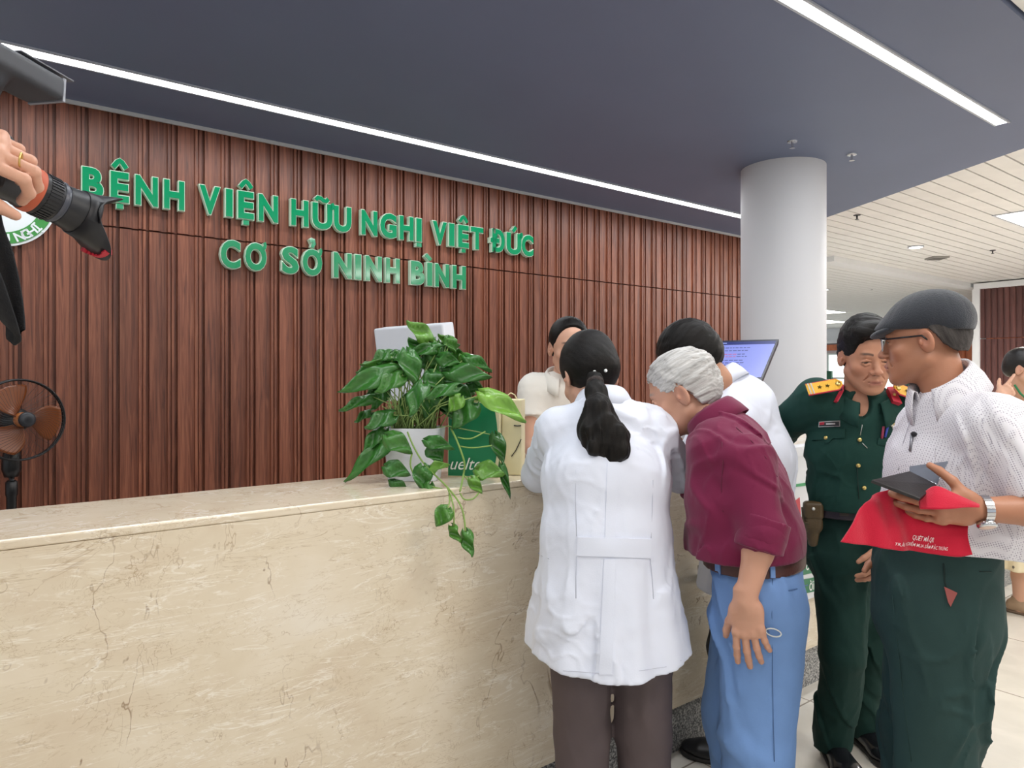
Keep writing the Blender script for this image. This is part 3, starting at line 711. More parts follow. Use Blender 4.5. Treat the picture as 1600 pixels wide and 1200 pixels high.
b.add(V, [[0, 3, 2, 1], [0, 1, 5, 4], [1, 8, 5], [1, 2, 8], [2, 6, 8], [5, 8, 6], [2, 3, 7, 6], [0, 4, 9], [3, 0, 9], [7, 3, 9], [4, 7, 9]]); ob = b.build('shell', CRM, t); solid(ob, .002)
# cream side turned to the right, then the green printed front
def front(u, z, o=.002):
    f = z*.1; return FL+bx*(u*bw)+by*(f*bd)+np.array([0, 0, z*bh])-by*o
nseg = 12; V = [front(0.005, .02)]+[front(.995*1.0, .02)]
V = [front(.005, .015), front(.9, .015)]+[front(.9+.09*math.sin(PI*k/14), .015+.97*k/14) for k in range(1, 14)]+[front(.75, .985), front(.005, .985)]
n = len(V); V2 = [np.array(v)+by*.002 for v in V]
mesh_obj('green_front', V+V2, [list(range(n)), list(range(n, 2*n))[::-1]]+[[i, n+i, n+(i+1) % n, (i+1) % n] for i in range(n)], BGR, t)
Vt, Ft = text_geo('uelte', 1, .0, .0, shear=.35)
ux = Vt[:, 0].min(); uw = Vt[:, 0].max()-ux
o = mesh_obj('script_text', [front(.05+(v[0]-ux)/uw*.62, .10+v[1]*.23, .004) for v in Vt], Ft, mat('white_ink', '#f3f6ef', .5), t)
def side(v, z): return FL+bx*(bw*(1+.08*(1-abs(z-.55)/.55 if z < .55 else max(0, 1-(z-.55)/.45))*(1-abs(v-.5)*2))+.002)+by*v*bd+np.array([0, 0, z*bh])
sw = thing('gift_box', 'tall cream box with black pen strokes at the right side of the green bag', 'box')
BL = Pt(784, 744, 2.34); BL[2] = CT+.001; cw, chh, cdp = .066, .25, .1
def cb(u, v, z): return BL+bx*u*cw+by*v*cdp+np.array([0, 0, z*chh])
bevel(MB().hexa([cb(0, 0, 0), cb(1, 0, 0), cb(1, 1, 0), cb(0, 1, 0), cb(0, 0, 1), cb(1, 0, 1), cb(1, 1, 1), cb(0, 1, 1)]).build('carton', CRM, sw), .003)
b = MB(); b.tube([cb(.62, -.02, .66), cb(.8, -.02, .655), cb(.99, -.02, .66)], .0018, 6); b.build('pen_stroke', PEN, sw)
b = MB(); b.tube([cb(.5, -.02, .25), cb(.72, -.02, .33), cb(.9, -.02, .43), cb(.99, -.02, .48)], .0016, 6); b.build('pen_stroke', PEN, sw)
b = MB(); b.tube([cb(.75, .3, .99), cb(.6, .3, 1.06), cb(.4, .3, 1.09), cb(.2, .3, 1.05), cb(.1, .3, .99)], .0022, 6); b.build('handle', CRM, sw)
hb = MB(); hb.tube([bp(.25, .1, .97), bp(.3, .1, 1.1), bp(.5, .1, 1.15), bp(.7, .1, 1.1), bp(.75, .1, .97)], .0022, 6); hb.build('handle', CRM, t)
# ---------------------------------------------------------------- pothos in a white planter
pt = thing('potted_pothos', 'trailing green pothos in a white planter on the counter ledge', 'plant')
po = Pt(648, 745, 2.26); po[2] = CT+.001
a_ = math.radians(-6); ux_ = np.array([math.cos(a_), math.sin(a_), 0]); uy_ = np.array([-math.sin(a_), math.cos(a_), 0])
PWH = mat('white_glazed_pot', '#e4e6ee', .25, bump=(20, .05))
def pv(x, y, z): return po+ux_*x+uy_*y+np.array([0, 0, z])
b = MB(); hw0, hw1, ph = .078, .092, .165
prof_ = [(hw0, 0), (hw1, ph), (hw1-.008, ph), (hw1-.012, ph-.03)]
V = []; F = []; nn = 32
def sq(a, r):
    c, s_ = math.cos(a), math.sin(a); k = (abs(c)**6+abs(s_)**6)**(-1/6); return r*k*c, r*k*s_*.8
for (r, z) in prof_:
    for j in range(nn): x, y = sq(2*PI*j/nn, r); V.append(pv(x, y, z))
for i in range(len(prof_)-1):
    for j in range(nn): F.append([i*nn+j, i*nn+(j+1) % nn, (i+1)*nn+(j+1) % nn, (i+1)*nn+j])
F.append(list(range(nn))[::-1])
auto(mesh_obj('planter', V, F, PWH, pt), 50)
V = [pv(*sq(2*PI*j/nn, hw1-.012), ph-.025) for j in range(nn)]; V2 = [pv(*sq(2*PI*j/nn, hw1-.016), ph-.06) for j in range(nn)]
mesh_obj('soil', V+V2, [list(range(nn)), list(range(nn, 2*nn))[::-1]]+[[j, nn+j, nn+(j+1) % nn, (j+1) % nn] for j in range(nn)], mat('dark_soil', '#2c241c', .9, bump=(80, .6), var=(60, .3)), pt)
Z_P = 2.24
def zp(x, y, dz=0): return Pt(500+x/2.926, 470+y/2.926, Z_P+dz)
LV = [] # base, tip, width(px in the close-up), depth offset, tone, forward tilt
def lf(bx_, by_, tx, ty, wd_, dz=0., tone=0., tilt=.35): LV.append((bx_, by_, tx, ty, wd_, dz, tone, tilt))
lf(497, 185, 402, 85, 88, .02, .35); lf(585, 168, 622, 236, 62, 0, .1); lf(440, 232, 410, 165, 62, .02, -.1); lf(545, 215, 385, 238, 60, .0, -.15, .7)
lf(545, 262, 640, 285, 75, -.03, -.1); lf(665, 258, 790, 318, 62, -.02, 0, .6); lf(590, 325, 788, 345, 92, -.05, -.15, .5); lf(345, 300, 182, 288, 56, .0, .1, .5)
lf(335, 325, 80, 412, 100, -.05, .0); lf(375, 340, 248, 415, 92, -.06, .05); lf(395, 235, 445, 385, 100, -.04, -.05); lf(625, 392, 470, 442, 62, -.1, -.05, .5)
lf(470, 380, 408, 530, 92, -.1, -.1); lf(640, 440, 590, 508, 74, -.1, .45); lf(245, 440, 86, 498, 56, -.02, -.1, .5); lf(232, 508, 156, 552, 44, .03, -.2)
lf(335, 522, 203, 580, 92, -.06, -.15, .4); lf(292, 588, 190, 697, 72, -.05, -.1); lf(322, 640, 108, 822, 82, -.07, 0.); lf(308, 620, 424, 690, 92, -.13, .05)
lf(303, 760, 412, 788, 82, -.14, -.05); lf(328, 825, 412, 876, 50, -.14, -.1); lf(470, 758, 470, 872, 86, -.16, -.05); lf(502, 838, 470, 938, 56, -.17, .05)
lf(498, 772, 592, 738, 52, -.15, .5, .5); lf(488, 640, 614, 668, 64, -.14, -.05); lf(508, 668, 562, 742, 82, -.13, -.2); lf(702, 470, 598, 582, 112, -.08, -.15)
lf(750, 428, 947, 545, 96, -.10, .75, .4); lf(802, 440, 690, 440, 44, -.05, .6, .6); lf(800, 615, 842, 742, 72, -.03, -.2); lf(722, 775, 852, 782, 92, -.12, .4, .5)
lf(690, 812, 742, 882, 52, -.15, .45); lf(830, 750, 870, 906, 38, -.12, -.25); lf(582, 950, 530, 1032, 76, -.30, .15); lf(600, 1030, 642, 1106, 44, -.30, .2); lf(664, 1055, 695, 1172, 56, -.30, .1)
lf(530, 180, 480, 250, 60, .03, .1); lf(500, 330, 560, 420, 90, -.03, -.25); lf(560, 300, 640, 400, 90, .0, -.3); lf(420, 300, 330, 380, 90, .02, -.25); lf(620, 400, 700, 470, 85, -.02, -.3)
lf(520, 440, 480, 545, 80, -.02, -.3); lf(650, 250, 700, 310, 70, .03, .2); lf(350, 260, 300, 330, 70, .03, -.1); lf(680, 380, 760, 420, 60, .02, -.2); lf(460, 260, 520, 330, 80, .04, -.2)
lf(590, 200, 540, 150, 40, .03, .3); lf(395, 300, 345, 245, 50, .04, .35); lf(540, 440, 620, 520, 90, .02, -.15); lf(400, 470, 440, 560, 60, .05, -.3); lf(270, 300, 200, 350, 60, .05, -.2)
rq = random.Random(77)
for k in range(34):
    a_r = rq.uniform(0, 2*PI); rr_ = rq.uniform(.1, 1)**.5; cx_, cy_ = 470+250*rr_*math.cos(a_r), 350+150*rr_*math.sin(a_r); an_ = math.atan2(cy_-300, cx_-460)+rq.uniform(-.7, .7); l_ = rq.uniform(70, 115)
    lf(cx_-.3*l_*math.cos(an_), cy_-.3*l_*math.sin(an_), cx_+.7*l_*math.cos(an_), cy_+.7*l_*math.sin(an_)+12, l_*.72, rq.uniform(.0, .08), rq.uniform(-.35, .15), rq.uniform(.2, .7))
rnd = random.Random(5); V = []; F = []; Cc = []; stems = MB()
def leafmesh(B, T, wpx, tone, tilt):
    L = np.linalg.norm(T-B); e = (T-B)/L; side_ = unit(np.cross(e, (0, -1, 0))); nrm = unit(np.cross(side_, e)); 
    if nrm[1] > 0: nrm = -nrm
    # lean the blade out of the picture plane
    e = unit(e+np.array([0, -1, 0])*tilt*.5*rnd.uniform(.3, 1.2)); nrm = unit(nrm+np.array([rnd.uniform(-.35, .35), 0, rnd.uniform(.1, .6)])); side_ = unit(np.cross(e, nrm)); nrm = np.cross(side_, e)
    w_ = wpx/2.926*Z_P/FPX*.56; n0 = len(V); NU, NVv = 10, 6
    dk = np.array(lin('#1f4a1e')); lt = np.array(lin('#86b648')); mid = np.array(lin('#316a24'))
    base = mid*(1-abs(tone))+(lt if tone > 0 else dk*.8)*abs(tone)
    cup = rnd.uniform(.15, .5); droop = rnd.uniform(.05, .3)
    for i in range(NU+1):
        t_ = i/NU; hw = w_*(math.sin(PI*min(1, t_**.62))**.8)*(1.0-.25*t_) if 0 < t_ < 1 else (.15*w_ if t_ == 0 else 0.)
        for j in range(-NVv//2, NVv//2+1):
            v = j/(NVv/2); back = -.18*L*max(0, 1-t_*4)*(abs(v)**1.2)
            p = B+e*(t_*L+back)+side_*(v*hw)+nrm*(cup*hw*abs(v)*.8-droop*L*t_*t_*.6+.01*math.sin(9*t_+3*v))
            V.append(p)
            ax_ = max(0, 1-abs(v)*4)*.25; st = .06*math.sin(t_*34-abs(v)*9)
            Cc.append(np.clip(base*(1+ax_+st+rnd.uniform(-.04, .04)), 0, 1))
    for i in range(NU):
        for j in range(NVv): a = n0+i*(NVv+1)+j; F.append([a, a+1, a+NVv+2, a+NVv+1])
root0 = pv(0, -.01, ph-.02)
for (bx_, by_, tx, ty, wd_, dz, tone, tilt) in LV:
    B, T = zp(bx_, by_, dz), zp(tx, ty, dz-.01)
    leafmesh(B, T, wd_, tone, tilt)
    if by_ < 620:
        r0 = pv(rnd.uniform(-.07, .07), rnd.uniform(-.05, .05), ph-.025); md = (r0+B)/2+np.array([rnd.uniform(-.015, .015), -.01, .03])
        stems.tube([r0, md, B], [.0022, .002, .0016], 6)
for k in range(70):
    r0 = pv(rnd.uniform(-.075, .075), rnd.uniform(-.055, .03), ph-.025); stems.tube([r0, r0+np.array([rnd.uniform(-.02, .02), rnd.uniform(-.02, .02), .05]), r0+np.array([rnd.uniform(-.05, .05), rnd.uniform(-.04, .04), rnd.uniform(.08, .13)])], [.002, .0018, .0014], 5)
LM = mat('pothos_leaf', '#3f7d2c', .32, attr=True, bump=(70, .15), coat=.12)
o = mesh_obj('foliage', V, F, LM, pt, True, np.array(Cc)); solid(o, .0006)
stems.build('stems', mat('stem_green', '#8fa860', .5), pt, True)
def vine(pts, r=.0022):
    q = [zp(x, y, d) for x, y, d in pts]; out = []
    for i in range(len(q)-1):
        p0, p1, p2, p3 = q[max(i-1, 0)], q[i], q[i+1], q[min(i+2, len(q)-1)]
        for u in np.linspace(0, 1, 6)[:-1]:
            out.append(.5*((2*p1)+(-p0+p2)*u+(2*p0-5*p1+4*p2-p3)*u*u+(-p0+3*p1-3*p2+p3)*u**3))
    out.append(q[-1]); MB().tube(out, r, 7).build('vine', mat('vine_green', '#7f9d4c', .45), pt, True)
vine([(400, 600, -.1), (430, 670, -.13), (480, 750, -.15), (580, 850, -.19), (640, 930, -.27), (660, 1000, -.29), (664, 1055, -.30)], .0026)
vine([(580, 850, -.19), (600, 900, -.25), (612, 960, -.29), (612, 1030, -.30)]); vine([(590, 880, -.22), (592, 920, -.27), (582, 952, -.29)])
vine([(600, 585, -.08), (630, 650, -.12), (660, 740, -.13), (655, 800, -.13), (640, 870, -.2)], .003)
vine([(630, 625, -.12), (690, 630, -.13), (755, 598, -.1)]); vine([(640, 665, -.12), (700, 672, -.13), (785, 662, -.1)]); vine([(600, 585, -.08), (660, 530, -.08), (720, 480, -.06)])
vine([(640, 880, -.2), (660, 908, -.24), (700, 905, -.24), (725, 880, -.2)]); vine([(660, 800, -.13), (690, 830, -.14), (725, 800, -.14)]); vine([(420, 700, -.13), (415, 760, -.14), (460, 830, -.15), (560, 862, -.18)], .0026)
# ---------------------------------------------------------------- people: shared builders
def frame(F, U=(0, 0, 1)):
    """columns: right, forward, up"""
    F = unit(tuple(F)+(0,)*(3-len(F))); U = np.array(U, float); U = unit(U-F*np.dot(U, F)); R = np.cross(F, U); return np.stack([R, F, U], 1)
def rotx(a): c, s = math.cos(a), math.sin(a); return np.array([[1, 0, 0], [0, c, -s], [0, s, c]])
def roty(a): c, s = math.cos(a), math.sin(a); return np.array([[c, 0, s], [0, 1, 0], [-s, 0, c]])
def headframe(F, down=0., roll=0.):
    return frame(F)@roty(roll)@rotx(-down)
def head_sdf(fem=False, age=0., look=0.):
    g = S()
    g.ell((0, -.012, .045), (.076, .098, .078), k=0)
    g.ell((0, .028, -.008), (.067, .062, .086), k=.03)
    g.ell((0, .034, -.058), (.053, .052, .056), k=.03)
    for s in (-1, 1):
        g.cap((s*.05, .002, -.052), (s*.02, .068, -.096), .021 if not fem else .018, .017, k=.028)
        g.ell((s*.043, .060, -.024), (.022, .02, .017), k=.022)
    g.ell((0, .079, -.1), (.022, .016, .016), k=.02)
    g.cap((-.03, .081, .023), (.03, .081, .023), .011 if not fem else .009, k=.016)
    for s in (-1, 1): g.ell((s*.032, .1, .002), (.019, .014, .0115), k=.013, mode=-1)
    for s in (-1, 1):
        g.ell((s*.032, .0765, .001), (.0145, .0135, .0125), k=.003)
        g.cap((s*.019, .0885, .0035+.002), (s*.033, .0905, .0085), .0026, .003, k=.003); g.cap((s*.033, .0905, .0085), (s*.046, .083, .0025), .003, .0024, k=.003)
        g.cap((s*.02, .0865, -.006), (s*.034, .087, -.0105), .0028, k=.004); g.cap((s*.034, .087, -.0105), (s*.045, .081, -.004), .0026, k=.004)
    g.cap((0, .085, .010), (0, .106, -.026), .008, .0105, k=.011)
    g.ell((0, .109, -.031), (.0125, .011, .0095), k=.007)
    for s in (-1, 1):
        g.ell((s*.0135, .097, -.034), (.0085, .011, .0075), k=.006)
        g.ell((s*.007, .107, -.0415), (.0042, .006, .004), k=.003, mode=-1)
    g.ell((0, .077, -.064), (.033, .024, .025), k=.014)
    for s in (-1, 1): g.cap((0, .1005, -.0625), (s*.021, .0885, -.066), .0052, .003, k=.004)
    g.cap((-.015, .094, -.0745), (.015, .094, -.0745), .0062, k=.006)
    g.cap((-.022, .0945, -.0685), (.022, .0945, -.0685), .0016, k=.003, mode=-1)
    for s in (-1, 1):   # ears
        c, a = math.cos(s*.35), math.sin(s*.35); Rz = np.array([[c, -a, 0], [a, c, 0], [0, 0, 1]])@rotx(-.18)
        g.ell((s*.079, -.008, -.004), (.0085, .0195, .033), Rz, k=.007)
        g.ell((s*.0875, -.004, .002), (.006, .0115, .019), Rz, k=.004, mode=-1)
        g.ell((s*.0835, .006, -.006), (.004, .005, .008), k=.003)
        if age:
            g.cap((s*.016, .093, -.04), (s*.032, .082, -.064), .0022, k=.006, mode=-1)
    g.cap((0, -.024, -.05), (0, -.03, -.11), .054 if not fem else .048, k=.02)
    return g
def face_col(q, base, brow='#1c1512', lip='#a8605a', eye=.5, stub=0.):
    """pigment of skin, brows, lips and eyes, plus painted nostril and mouth shade, in head coordinates"""
    b = np.tile(np.array(lin(base)), (len(q), 1)); x, y, z = q[:, 0], q[:, 1], q[:, 2]; ax = np.abs(x)
    def mix(c, a): 
        nonlocal b
        a = np.clip(a, 0, 1)[:, None]; b = b*(1-a)+np.array(lin(c))*a
    front = (y > .045) & (np.abs(z) < .13)
    v = wr(q.astype(f4), 4, 70, 5); b = b*(1+.05*v[:, None])
    cheek = np.exp(-(((ax-.045)/.025)**2+((z+.03)/.025)**2))*front; mix('#b06a58', .22*cheek)
    mix('#a9604f', .25*np.exp(-(((x)/.016)**2+((z+.032)/.014)**2))*(y > .085))
    ear = np.exp(-(((ax-.083)/.012)**2+((y+.005)/.022)**2+((z)/.035)**2)); mix('#b0685a', .3*ear)
    if stub: mix('#6a5a52', stub*np.exp(-((z+.085)/.03)**2)*(y > .03))
    lips = np.exp(-(((x)/.020)**4+((z+.069)/.0085)**4))*(y > .08); mix(lip, .8*lips)
    mix('#5c2a28', .8*np.exp(-(((x)/.021)**6+((z+.0685)/.0016)**2))*(y > .08))  # shade of the mouth crease, painted into the colour
    zb = .0265-.0*ax+.004*np.sin(np.clip((ax-.012)/.04, 0, 1)*PI); mix(brow, .85*np.exp(-((z-zb)/.0042)**4)*(ax > .013)*(ax < .05)*(y > .05)*np.clip((.052-ax)/.012, .3, 1))
    h = .0045*eye; zc = .001-(.5-eye)*.006
    ex = np.abs((ax-.0325)/.0128); op = np.clip(1-ex**2, 0, 1)
    inn = (ex < 1) & (np.abs(z-zc) < h*op+.0004) & (y > .06); mix('#b9a79a', inn*1.)
    iris = inn & (((ax-.0325)/.0068)**2+((z-zc)/.0068)**2 < 1); mix('#1d130e', iris*1.)
    lash = (ex < 1.05) & (np.abs(z-(zc+h*op+.0008)) < .0013) & (y > .06); mix('#17100e', lash*.95)
    mix('#8a5a48', .35*np.exp(-((z-(zc-.011))/.003)**2)*(ex < 1)*(y > .06))
    mix('#2a1512', .8*np.exp(-(((ax-.007)/.004)**2+((z+.042)/.003)**2))*(y > .095))  # dark of the nostril hollows, shade painted on the skin
    return b
def hand_sdf(curl=(.5, .5, .55, .6), spread=.06, th=(.75, .62, -.25), tcurl=.3, sc=1.):
    """local: +y fingers, +z back of the hand, +x thumb"""
    g = S()
    g.ecap((0, -.03, 0), (0, .02, 0), (1, 0, 0), .026, .019, .031, .017, k=0)
    g.ecap((0, .015, 0), (0, .082, -.001), (1, 0, 0), .036, .0165, .041, .0125, k=.015)
    g.ell((.022, .035, -.010), (.018, .03, .013), k=.012); g.ell((-.024, .03, -.008), (.014, .03, .011), k=.012)
    bx = (.031, .0105, -.0105, -.030); by = (.082, .087, .083, .074); ln = ((.044, .028, .022), (.049, .031, .023), (.045, .029, .022), (.035, .022, .019)); rr = (.0098, .0100, .0095, .0086)
    for i in range(4):
        a = -spread*(i-1.5)*1.2; c = curl[i]; p = np.array((bx[i], by[i]-.006, 0.)); ang = 0; r = rr[i]
        g.ell(p+np.array((0, .002, .004)), (.009, .010, .008), k=.008)
        for j in range(3):
            ang += c*(.75, 1.0, .65)[j]
            d = np.array((math.sin(a)*math.cos(ang), math.cos(a)*math.cos(ang), -math.sin(ang))); q = p+d*ln[i][j]
            r2 = r*.93; g.cap(p, q, r, r2, k=.003); 
            if j < 2: g.ell(q, (r2*1.06,)*3, k=.002)
            else: g.ell(q+np.array((d[0]*.004, d[1]*.004, d[2]*.004)), (r2*.85,)*3, k=.003)
            p = q; r = r2
    t = unit(th); p = np.array((.026, .026, -.006)); q = p+t*.044; g.cap(p, q, .0135, .0115, k=.012)
    t2 = unit(t+np.array((-.35, .5, -.35))*tcurl); q2 = q+t2*.034; g.cap(q, q2, .0112, .0098, k=.004); t3 = unit(t2+np.array((-.3, .4, -.35))*tcurl); g.cap(q2, q2+t3*.022, .0098, .0078, k=.004)
    return g
def hand_frame(d, dorsal, left):
    Y = unit(d); Z = unit(np.array(dorsal)-Y*np.dot(dorsal, Y)); X = np.cross(Y, Z)
    return np.stack([X if left else -X, Y, Z], 1)
class Person:
    def __init__(s, name, label, base, F):
        s.root = thing(name, label, 'person'); s.root.location = (0, 0, 0)
        s.F = unit(tuple(F)+(0,)*(3-len(F))); s.R = np.cross(s.F, (0, 0, 1)); s.base = base; s.J = {}
    def joints(s, **k): s.J.update({a: np.array(b, float) for a, b in k.items()}); return s
    def head(s, c, F, down=0., roll=0., fem=False, age=0., sc=1., **col):
        s.hc = np.array(c, float); s.hR = headframe(F, down, roll); s.hs = sc; s.fem = fem; s.age = age; s.hcol = col; return s
    def hl(s, p): return s.hc+s.hR@(np.array(p, float)*s.hs)      # head point to world
    def body(s, hands=(), torso=(.13, .085, .125, .08), hz=.0026, name='body', skin=None, neckr=.05, nz=.0034):
        J = s.J; g = S(); R = s.R
        g.ecap(J['pel'], J['chest'], R, torso[0]*.84, torso[1]*.8, torso[2], torso[3], k=.03)
        g.ecap(J['chest'], J['neck']-(J['neck']-J['chest'])*.2, R, torso[2], torso[3], .075, .05, k=.04)
        g.cap(J['neck']+(J['chest']-J['neck'])*.12, s.hl((0, -.028, -.075)), neckr*1.08, neckr*s.hs, k=.035)
        for q in 'LR':
            g.cap(J['neck']*.55+J['sh'+q]*.45-np.array([0, 0, .02]), J['sh'+q], .05, .046, k=.04)
            g.cap(J['sh'+q], J['el'+q], .046, .036, k=.02); m_ = J['el'+q]*.72+J['wr'+q]*.28
            g.cap(J['el'+q], m_, .036, .037, k=.015); g.cap(m_, J['wr'+q], .037, .0255, k=.015)
            g.cap(J['pel']+(J['hip'+q]-J['pel'])*.7, J['hip'+q], .08, .078, k=.04)
            g.cap(J['hip'+q], J['kn'+q], .074, .05, k=.03); m_ = J['kn'+q]*.7+J['an'+q]*.3; g.cap(J['kn'+q], m_, .049, .05, k=.02); g.cap(m_, J['an'+q], .05, .034, k=.02)
            fd = unit(J.get('toe'+q, s.F)) if 'toe'+q in J else s.F
            g.cap(J['an'+q]-np.array([0, 0, .03]), J['an'+q]+fd*.1-np.array([0, 0, .05]), .034, .024, k=.02)
        g.sub(head_sdf(s.fem, s.age), s.hc, s.hR, .2, k=.012, sc=s.hs)
        zones = [(s.hc, .15, hz)]
        s.hands = {}
        for (q, d, dors, kw) in hands:
            HR = hand_frame(d, dors, q == 'L'); g.sub(hand_sdf(**kw), J['wr'+q], HR, .24, k=.008); s.hands[q] = HR
            zones.append((J['wr'+q]+unit(d)*.09, .12, nz))
        skin = skin or mat('skin', '#c08a70', .48, attr=True, sss=.06, bump=(220, .05))
        def col(V): 
            out = np.tile(np.array(lin(s.base)), (len(V), 1)); q = ((V-s.hc)@s.hR)/s.hs; m_ = np.linalg.norm(q, axis=1) < .17
            out = out*(1+.05*wr(V.astype(f4), 11, 40)[:, None])
            if m_.any(): out[m_] = face_col(q[m_], s.base, **s.hcol)
            return np.clip(out, 0, 1)
        s.bsdf = g
        s.o = sdf_obj(name, g, skin, s.root, .008, zones, col)
        return s
    def trousers(s, m, waist, rh=.098, rk=.074, ra=.066, wa=.155, da=.115, name='trousers', seed=1, amp=.006, cuff=.035, hem=None):
        J = s.J; g = S(); up = np.array([0, 0, 1.])
        g.ecap(J['pel']-up*.06, J['pel']+up*.16, s.R, wa, da, wa*.95, da*.93, k=.0)
        for q in 'LR':
            g.cap(J['hip'+q], J['kn'+q], rh, rk, k=.035); b_ = J['an'+q]+unit(J['kn'+q]-J['an'+q])*(-.02); g.cap(J['kn'+q], b_, rk, ra, k=.02)
        wrinkles(g, seed, amp, 26, .0008)
        g.cut(J['pel']*[1, 1, 0]+up*waist, up); g.cut((0, 0, cuff), -up)
        s.tsdf = g; s.to = sdf_obj(name, g, m, s.root, .0075); return s.to
    def shoes(s, m, sole, ln=.27, wdt=.048, toe=1.):
        for q in 'LR':
            J = s.J; fd = unit(J['toe'+q]) if 'toe'+q in J else s.F; a = J['an'+q]*[1, 1, 0]; g = S(); rt = np.cross(fd, (0, 0, 1))
            g.ecap(a-fd*.04+[0, 0, .045], a+fd*(ln-.13)+[0, 0, .036], rt, .036, .042, wdt, .034, k=0); g.cap(a+[0, 0, .06], a+[0, 0, .1], .04, .044, k=.02)
            g.ell(a+fd*(ln-.12)+[0, 0, .03], (wdt, .075*toe, .03), np.stack([rt, fd, [0, 0, 1]], 1), k=.02)
            g.cut((0, 0, .012), (0, 0, -1)); g.cut(a+[0, 0, .105], (0, 0, 1))
            o = sdf_obj('shoe', g, m, s.root, .005)
            h = S(); h.ecap(a-fd*.045+[0, 0, .01], a+fd*(ln-.1)+[0, 0, .01], rt, .037, .04, wdt+.002, .04, k=0); h.ell(a+fd*(ln-.11)+[0, 0, .01], (wdt+.002, .07*toe, .03), np.stack([rt, fd, [0, 0, 1]], 1), k=.02)
            h.cut((0, 0, .018), (0, 0, 1)); h.cut((0, 0, .001), (0, 0, -1)); sdf_obj('sole', h, sole, o, .005)
    def hair(s, m, line, thick=.012, top=.0, extra=None, seed=2, amp=.003, name='hair', dirv=(0, 1, .2), h=.0034, back=.0, side=.0, hcol=None, hv=.5):
        """line: [(y, z)] lower edge of the hair from brow to nape, in head coordinates"""
        g = S(); g.ell((0, -.014, .047+top*.5), (.077+thick*.8+side, .099+thick, .079+thick+top), k=0)
        g.ell((0, -.03-back, .0), (.07+thick*.6+side, .078+thick, .07), k=.03)
        if extra: extra(g)
        ys = np.array([a for a, b in line][::-1]); zs = np.array([b for a, b in line][::-1])
        dv = unit(dirv).astype(f4)
        def strands(P, d):
            near = np.abs(d) < .03
            if near.any():
                q = P[near]; u = q-(q@dv)[:, None]*dv*.86+.012*np.stack([wr(q, seed+21, 30, 3), wr(q, seed+22, 30, 3), wr(q, seed+23, 30, 3)], 1).astype(f4)
                d = d.copy(); d[near] += amp*.45*wr(u, seed, 620, 5)+amp*.6*wr(u, seed+3, 240, 4)+amp*.5*wr(u, seed+4, 90, 3)
            return d
        g.fn(strands)
        def clip(P, d): return np.maximum(d, (np.interp(P[:, 1], ys, zs).astype(f4)+amp*2.2*wr(P, seed+31, 330, 4)-P[:, 2])*.75)
        g.fn(clip)
        w_ = S(); w_.sub(g, s.hc, s.hR, .3, k=0, sc=s.hs); s.hsdf = w_
        hc_ = np.array(hcol if hcol is not None else (.02, .018, .016))
        def hcolf(V):
            q = (((V-s.hc)@s.hR)/s.hs).astype(f4); u = q-(q@dv)[:, None]*dv*.9
            return np.clip(hc_*(1+hv*wr(u, seed+40, 900, 5)[:, None]+hv*.7*wr(u, seed+41, 260, 4)[:, None]+hv*.5*wr(q, seed+42, 60, 3)[:, None]), 0, 1)
        return sdf_obj(name, w_, m, s.root, h, (), hcolf)
    def collar(s, m, c, rx, ry, stand=.035, fall=.042, gap=.35, up=None, F=None, tilt=.35, point=.03, name='collar', parent=None, spread=.012):
        F = s.F if F is None else unit(F); up = np.array([0, 0, 1.]) if up is None else unit(up); R = unit(np.cross(F, up)); F = np.cross(up, R); c = np.array(c, float)
        V = []; Fc = []; n = 44
        for i in range(n+1):
            th = gap+(2*PI-2*gap)*i/n; cs, sn = math.cos(th), math.sin(th); fr_ = max(0, cs)
            e = max(0, 1-min(i, n-i)/9.)
            def pt(k, z): return c+R*(sn*(rx+k))+F*(cs*(ry+k))+up*(z-tilt*ry*(cs*.9)*(.9))
            st = stand*(.75+.25*(1-fr_)); fl = fall*(1+.15*(1-fr_))+point*e
            V += [pt(0, -.012), pt(-.004, st*.6), pt(-.004, st), pt(.003, st+.004), pt(.009, st-.004), pt(spread*.8+.006, st-fl*.5), pt(spread+.010, st-fl)]
        k = 7
        for i in range(n):
            for j in range(k-1): a = i*k+j; Fc.append([a, a+1, a+k+1, a+k])
        o = mesh_obj(name, V, Fc, m, parent or s.root, True); solid(o, .0022); return o
SHADOWLESS = None
CLOTH_W = mat('white_coat_cloth', '#dde2f0', .75, bump=(260, .05), sheen=.1)
BHAIR = mat('black_hair', '#0e0b0a', .42, bump=(300, .3), spec=.3); BHAIRC = mat('black_hair_strands', '#0e0b0a', .5, attr=True, bump=(500, .2), spec=.18); BC = (.0075, .0062, .0055)
def open_neck(g, s_, c, w_=.03, d_=.05, h_=.045):
    g.ell(c, (w_, d_, h_), frame(s_.F), k=.008, mode=-1)
def skin_arm_sleeve(g, a, b, e, t, r0, r1, r2, k=.03):
    """a sleeve from shoulder a over elbow b; t = how far past the elbow (1 elbow, 2 wrist) it reaches"""
    if t <= 1:
        g.cap(a, a+(b-a)*t, r0, r1, k=k, flat=True)
    else:
        g.cap(a, b, r0, r1, k=k); g.cap(b, b+(e-b)*(t-1), r1, r2, k=.02, flat=True)
